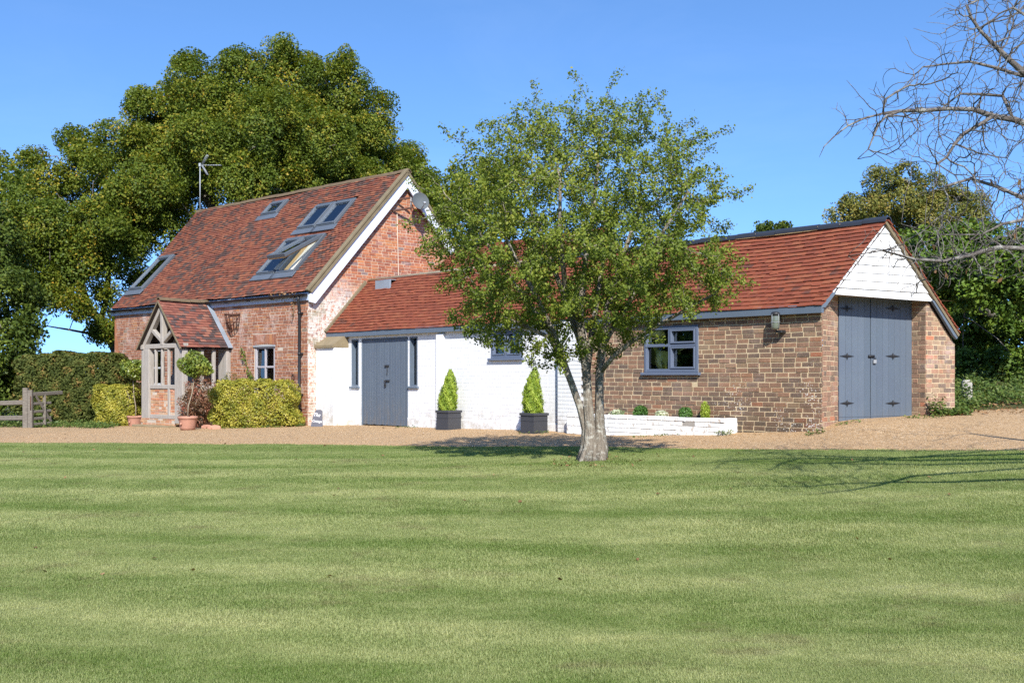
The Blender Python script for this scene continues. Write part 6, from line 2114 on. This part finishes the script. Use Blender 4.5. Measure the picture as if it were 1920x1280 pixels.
# --- satellite dish on the gable
fdh = fg.off(.42)
dc = fdh.p(*fdh.pix(788, 378))
dsh = thing('satellite_dish', fg.p(*fg.pix(770, 382), .02), 'grey satellite dish on a bracket high on the brick gable', 'satellite dish')
ax = Vector((.40, -.86, .30)).normalized()
x_ = ax.cross(Z).normalized(); y_ = x_.cross(ax)
vs, fs = [], []
nr, na_ = 6, 28
rd = 17.5 * dc.y / F
for i in range(nr + 1):
    for j in range(na_):
        r_ = rd * i / nr; a = 2 * math.pi * j / na_
        vs.append(dc + x_ * math.cos(a) * r_ * .94 + y_ * math.sin(a) * r_ + ax * (.09 * (i / nr) ** 2 - .05))
for i in range(nr):
    for j in range(na_):
        fs.append((i * na_ + j, i * na_ + (j+1) % na_, (i+1) * na_ + (j+1) % na_, (i+1) * na_ + j))
mb = MB(); mb.add(vs, fs, .5, True)
vs2 = [v - ax * .012 for v in vs]; mb.add(vs2, [tuple(reversed(f)) for f in fs], .5, True)
mb.build('reflector', M['dish'], dsh)
mb = MB(); lnb = dc + ax * .33 - y_ * .20
mb.tube([dc - y_ * rd * .9 + ax * .03, lnb], .012, 6); mb.tube([lnb, lnb + (dc - lnb).normalized() * .10], .032, 10); mb.build('receiver_arm', M['metal'], dsh)
mb = MB()
wp_ = fg.p(*fg.pix(769, 378), .03)
mb.tube([wp_ - Z * .2, wp_ + Z * .22], .02, 8); mb.tube([wp_, dc - ax * .06], .022, 8); mb.build('bracket', M['metal'], dsh)
irn = thing('iron_bracket', fg.p(*fg.pix(745, 385), .02), 'brown rusty iron bracket bars projecting from the gable left of the dish', 'bracket')
for (a0, b0), (a1, b1) in (((738, 375), (770, 371)), ((737, 396), (775, 389))):
    n0, n1 = .02, .34
    p0 = fg.off(n0).p(*fg.off(n0).pix(a0, b0)); p1 = fg.off(n1).p(*fg.off(n1).pix(a1, b1))
    mb = MB(); mb.beam(p0, p1, .04, .05, bev=.005); mb.build('bar', M['rust'], irn)

# --- wall lantern on the brown wall
fl2 = lf.off(.14)
lc = fl2.p(*fl2.pix(1454, 602)); s_ = lc.y / F
lan = thing('wall_lantern', lc, 'glass jar wall lantern under the eaves of the brown brick wall', 'lantern')
mb = MB(); mb.lathe(lc, [(2*s_, -16*s_), (6.5*s_, -15*s_), (7.8*s_, -11*s_), (8*s_, 0), (7.8*s_, 9*s_), (6*s_, 14*s_)], 20); mb.build('glass_jar', M['lampglass'], lan)
mb = MB(); mb.lathe(lc, [(8.4*s_, 10*s_), (8.6*s_, 14*s_), (7*s_, 17*s_), (2*s_, 18*s_)], 20); mb.build('cap', M['iron'], lan)
mb = MB()
for i in range(4):
    a = i * math.pi / 2 + .5
    mb.tube([lc + Vector((math.cos(a) * 8.6*s_, math.sin(a) * 8.6*s_, z)) for z in (-14*s_, 0, 13*s_)], .0045, 5)
mb.tube([lc + Vector((math.cos(a) * 8.7*s_, math.sin(a) * 8.7*s_, -2*s_)) for a in np.linspace(0, 6.283, 17)], .004, 5)
mb.build('cage', M['metal'], lan)
mb = MB(); wq = lf.off(.0); pw_ = lf.p(lf.pix(1456, 600)[0] + .02, lc.z + .02, .005)
mb.box(Fr(pw_, DR, Z), -.05, .05, -.07, .07, 0, .02, bev=.005); mb.tube([pw_, lc + Z * 17 * s_], .012, 6); mb.build('bracket', M['iron'], lan)
mb = MB(); fq = lf.off(.10); uu, vv = fq.pix(1461, 621); mb.box(fq, uu - .05, uu + .06, vv - .025, vv + .02, -.1, .03, bev=.01); mb.build('sensor', M['iron'], lan)

# --- field fence and gate at the left
def P_g(px, Y, dz=0.0):
    X = (px - CX) / F * Y; return Vector((X, Y, gz(X, Y) + dz))
fy = 27.6
fen = thing('rail_fence', P_g(20, fy), 'weathered two-rail wooden fence at the left edge', 'fence')
def fbeam(root, name, a, b, w, h, mat='fence'):
    mb = MB(); n = 5
    mb.beam(a, b, w, h, rnd=random.random(), bev=.014); return mb.build(name, M[mat], root)
pz = P(48.5, 727, fy).z
fbeam(fen, 'post', P_g(48.5, fy, -.1), Vector((P_g(48.5, fy).x, fy, pz)), .13, .13)
for py, dy in ((757, 3), (784, 1)):
    fbeam(fen, 'rail', P(-120, py + dy, fy + 1.2), P(49, py - dy, fy + .02), .05, .12)
fbeam(fen, 'post', P_g(-75, fy + .7, -.1), Vector((P_g(-75, fy + .7).x, fy + .7, pz)), .13, .13)
gat = thing('field_gate', P_g(80, fy), 'small weathered wooden gate standing open by the dark hedge', 'gate')
fbeam(gat, 'post', P_g(57.5, fy - .02, -.1), Vector((P_g(57.5, fy).x, fy - .02, P(57, 731, fy).z)), .10, .12)
g0, g1_ = P(60, 740, fy), P(116, 737, fy + 1.1)
def gp(f, py): 
    q = g0.lerp(g1_, f); q.z = P(60, py, fy).z; return q
fbeam(gat, 'rail', gp(0, 739), gp(1.0, 737), .05, .10)
for py in (757, 772, 785, 796): fbeam(gat, 'rail', gp(0, py), gp(.62, py - 1), .03, .075)
fbeam(gat, 'stile', gp(.42, 797) + Vector((0, -.03, 0)), gp(.42, 740) + Vector((0, -.03, 0)), .03, .08)
fbeam(gat, 'brace', gp(.15, 742) + Vector((0, -.04, 0)), gp(.66, 792) + Vector((0, -.04, 0)), .03, .075)
mb = MB(); mb.tube([gp(0, 742) + Vector((0, -.08, 0)), gp(0, 768) + Vector((0, -.08, 0))], .013, 6); mb.build('hinge', M['rust'], gat)

# --- climbers
def climber(name, label, fr, path, n, L, W, mat, spread=.05, twig=True, dangle=0.0):
    pts = [fr.p(*fr.pix(*q), .03) for q in path]
    r_ = thing(name, pts[0], label, 'climbing plant')
    if twig:
        mb = MB(); mb.tube(pts, .008, 5); mb.build('stem', M['stem'], r_)
    f = rng.random(n) * (len(pts) - 1); i = f.astype(int); ff_ = (f - i)[:, None]
    A_ = np.array([tuple(p) for p in pts])
    q = A_[i] * (1 - ff_) + A_[i + 1] * ff_ + rng.normal(size=(n, 3)) * spread + np.array(fr.N) * np.abs(rng.normal(0, .02, (n, 1)))
    q[:, 2] -= dangle * rng.random(n)
    leaves('foliage', q, np.tile(np.array(fr.N), (n, 1)) + rng.normal(size=(n, 3)) * .5, L * rng.uniform(.7, 1.2, n), W * rng.uniform(.7, 1.2, n), mat, rng.random(n), r_)
climber('ivy_strand', 'thin green ivy strand climbing left of the grey cottage window', ff, [(477, 716), (470, 700), (464, 682), (459, 662), (456, 652)], 150, .06, .045, M['leaf_ivy'], .035)
climber('dried_climber', 'dry brown creeper hanging under the cottage gutter near the downpipe', ff, [(508, 549), (525, 551), (545, 550), (562, 549)], 170, .07, .04, M['leaf_dead'], .04, dangle=.14)
climber('dried_climber', 'dry creeper strand dropping down the brick beside the downpipe', ff, [(552, 556), (553, 575), (551, 598)], 45, .05, .03, M['leaf_dead'], .02)

# --- edging tiles by the hedges
for i, (px, py) in enumerate(((196, 797), (212, 797), (228, 797), (388, 803), (403, 804))):
    g = on_ground(px, py)
    I = Fr(g, (1, .1 * (i - 2), 0), Z)
    mb = MB(); w_ = .13
    pts_ = [(-w_, -.03), (w_, -.03), (w_, .05)] + [(w_ * math.cos(a), .05 + .045 * math.sin(a)) for a in np.linspace(.3, math.pi - .3, 5)] + [(-w_, .05)]
    mb.prism(I, pts_, -.02, .02, .5, .005)
    mb.build('edging_tile', M['terracotta'], None, label=('terracotta edging tile at the far left foot of the small golden hedge', 'terracotta edging tile at the middle foot of the small golden hedge', 'terracotta edging tile at the right foot of the small golden hedge', 'terracotta edging tile just right of the right terracotta pot', 'terracotta edging tile at the left foot of the wide golden hedge')[i], cat='edging tile', group='terracotta edging tiles')

# --- undergrowth on the bank right of the garage, post, fallen leaves, weeds along the walls
def weed_patch(name, regions, L, W, mat):
    cs, ns, rs, sz = [], [], [], []
    for (x0, x1, y0, y1, n, hgt) in regions:
        x = rng.uniform(x0, x1, n); y = rng.uniform(y0, y1, n); z = ground(x, y)
        hh = hgt * (.35 + .65 * np.clip(np.sin(x * 5 + 1) * np.sin(y * 4) * .5 + .5 + rng.normal(0, .2, n), 0, 1.3))
        zz = z + hh * rng.random(n) ** .7
        cs.append(np.stack([x, y, zz], -1)); ns.append(np.stack([rng.normal(0, .6, n), rng.normal(-.3, .6, n), np.full(n, .9)], -1)); rs.append(rng.random(n))
    c = np.concatenate(cs); n_ = np.concatenate(ns); r_ = np.concatenate(rs)
    leaves(name, c, n_, L * rng.uniform(.6, 1.3, len(c)), W * rng.uniform(.6, 1.3, len(c)), mat, r_, kind='stuff')
weed_patch('ground_weeds', [(7.35, 7.95, 18.1, 19.6, 1500, .35), (7.9, 10.5, 18.9, 21, 5200, .28), (7.0, 7.5, 17.35, 17.75, 500, .16), (8.0, 12, 20.3, 23.5, 3600, .4), (7.6, 8.2, 18.4, 19.4, 700, .8), (6.85, 7.1, 17.35, 17.6, 160, .5),
                            (-14.0, -10.6, 27.6, 29.6, 2600, .16), (-11, -10.3, 27.0, 28.0, 350, .12), (-16, -13, 29, 33, 1800, .5)], .075, .035, M['leaf_weed'])
weed_patch('wall_weeds', [(-5.4, -4.95, 25.3, 25.7, 130, .08), (-6.9, -5.4, 25.0, 25.35, 180, .05), (-2.6, -2.1, 23.6, 23.9, 40, .06), (.1, .7, 20.1, 20.4, 60, .07), (3.3, 3.6, 17.2, 17.45, 70, .12), (4.5, 4.75, 16.15, 16.4, 60, .12), (5.0, 5.4, 16.35, 16.6, 40, .06), (6.3, 6.9, 17.0, 17.25, 90, .08), (2.0, 3.0, 18.0, 18.4, 60, .04)], .05, .022, M['leaf_weed'])
def litter(name, n, x0, x1, y0, y1, L, mat, wig=.02):
    x = rng.uniform(x0, x1, n); y = rng.uniform(y0, y1, n)
    c = np.stack([x, y, ground(x, y) + .012 + wig * rng.random(n)], -1)
    return c
c = np.concatenate([litter('l', 900, 7.6, 11, 18.3, 21.5, .06, None, .1), litter('l', 260, 6.9, 9.5, 17.2, 18.6, .06, None), litter('l', 60, -7.5, -4.9, 24.9, 25.4, .05, None), litter('l', 70, -10.5, 5, 15, 25, .05, None), litter('l', 60, .5, 1.6, 12.8, 14.0, .05, None, .04), litter('l', 45, -6, 6, 7, 16, .05, None, .01)])
leaves('fallen_leaves', c, np.array([0, 0, 1.]) + rng.normal(size=c.shape) * .35, rng.uniform(.035, .075, len(c)), rng.uniform(.025, .045, len(c)), M['leaf_dead'], rng.random(len(c)), kind='stuff')
q = P(1813, 752, 19.2)
cpst = MB(); g_ = gz(q.x, q.y)
I = Fr((q.x, q.y, g_), (1, -.3, 0), Z)
cpst.prism(I, [(-.08, -.2), (.08, -.2), (.085, .42), (.05, .49), (-.05, .50), (-.085, .44)], -.07, .07, .5, .015)
cpst.build('concrete_post', M['concrete'], None, label='short pale concrete post among the weeds right of the garage', cat='post')

# --- loose stones on the drive, thickest along the lawn's edge
t = NT('gravel_stone')
_r = t.n('Attribute', attribute_type='INSTANCER', attribute_name='rnd').outputs['Fac']
t.pbr(t.ramp(_r, [(0, (.26, .16, .085)), (.35, (.38, .245, .135)), (.7, (.48, .325, .18)), (.94, (.57, .42, .26)), (1, (.64, .54, .42))]), .85, .2)
bmx = bmesh.new(); bmesh.ops.create_icosphere(bmx, subdivisions=1, radius=1.0)
for v in bmx.verts: v.co *= random.uniform(.75, 1.15); v.co.z *= .6
me_ = bpy.data.meshes.new('stone'); bmx.to_mesh(me_); bmx.free(); me_.materials.append(t.m)
st_ = bpy.data.objects.new('stone', me_)
n_ = 60000
x = rng.uniform(-10, 9.5, n_); f_ = rng.random(n_)
y = np.where(f_ < .25, lawn_edge(x) + rng.normal(.02, .09, n_), lawn_edge(x) + rng.random(n_) ** 1.3 * 7.5)
dd = (x - L0.x) * (-lf.N.x) + (y - L0.y) * (-lf.N.y)                 # stay in front of the walls
ok = (dd < -.05) & (y < gravel_far(x)) | (y < lawn_edge(x) + .4)
ok &= np.abs(x) < y * .52
x, y = x[ok], y[ok]
scatter('gravel_stones', np.stack([x, y, ground(x, y) + .002], -1), rng.uniform(0, 6.28, len(x)), rng.uniform(.003, .0065, len(x)), rng.random(len(x)), st_)
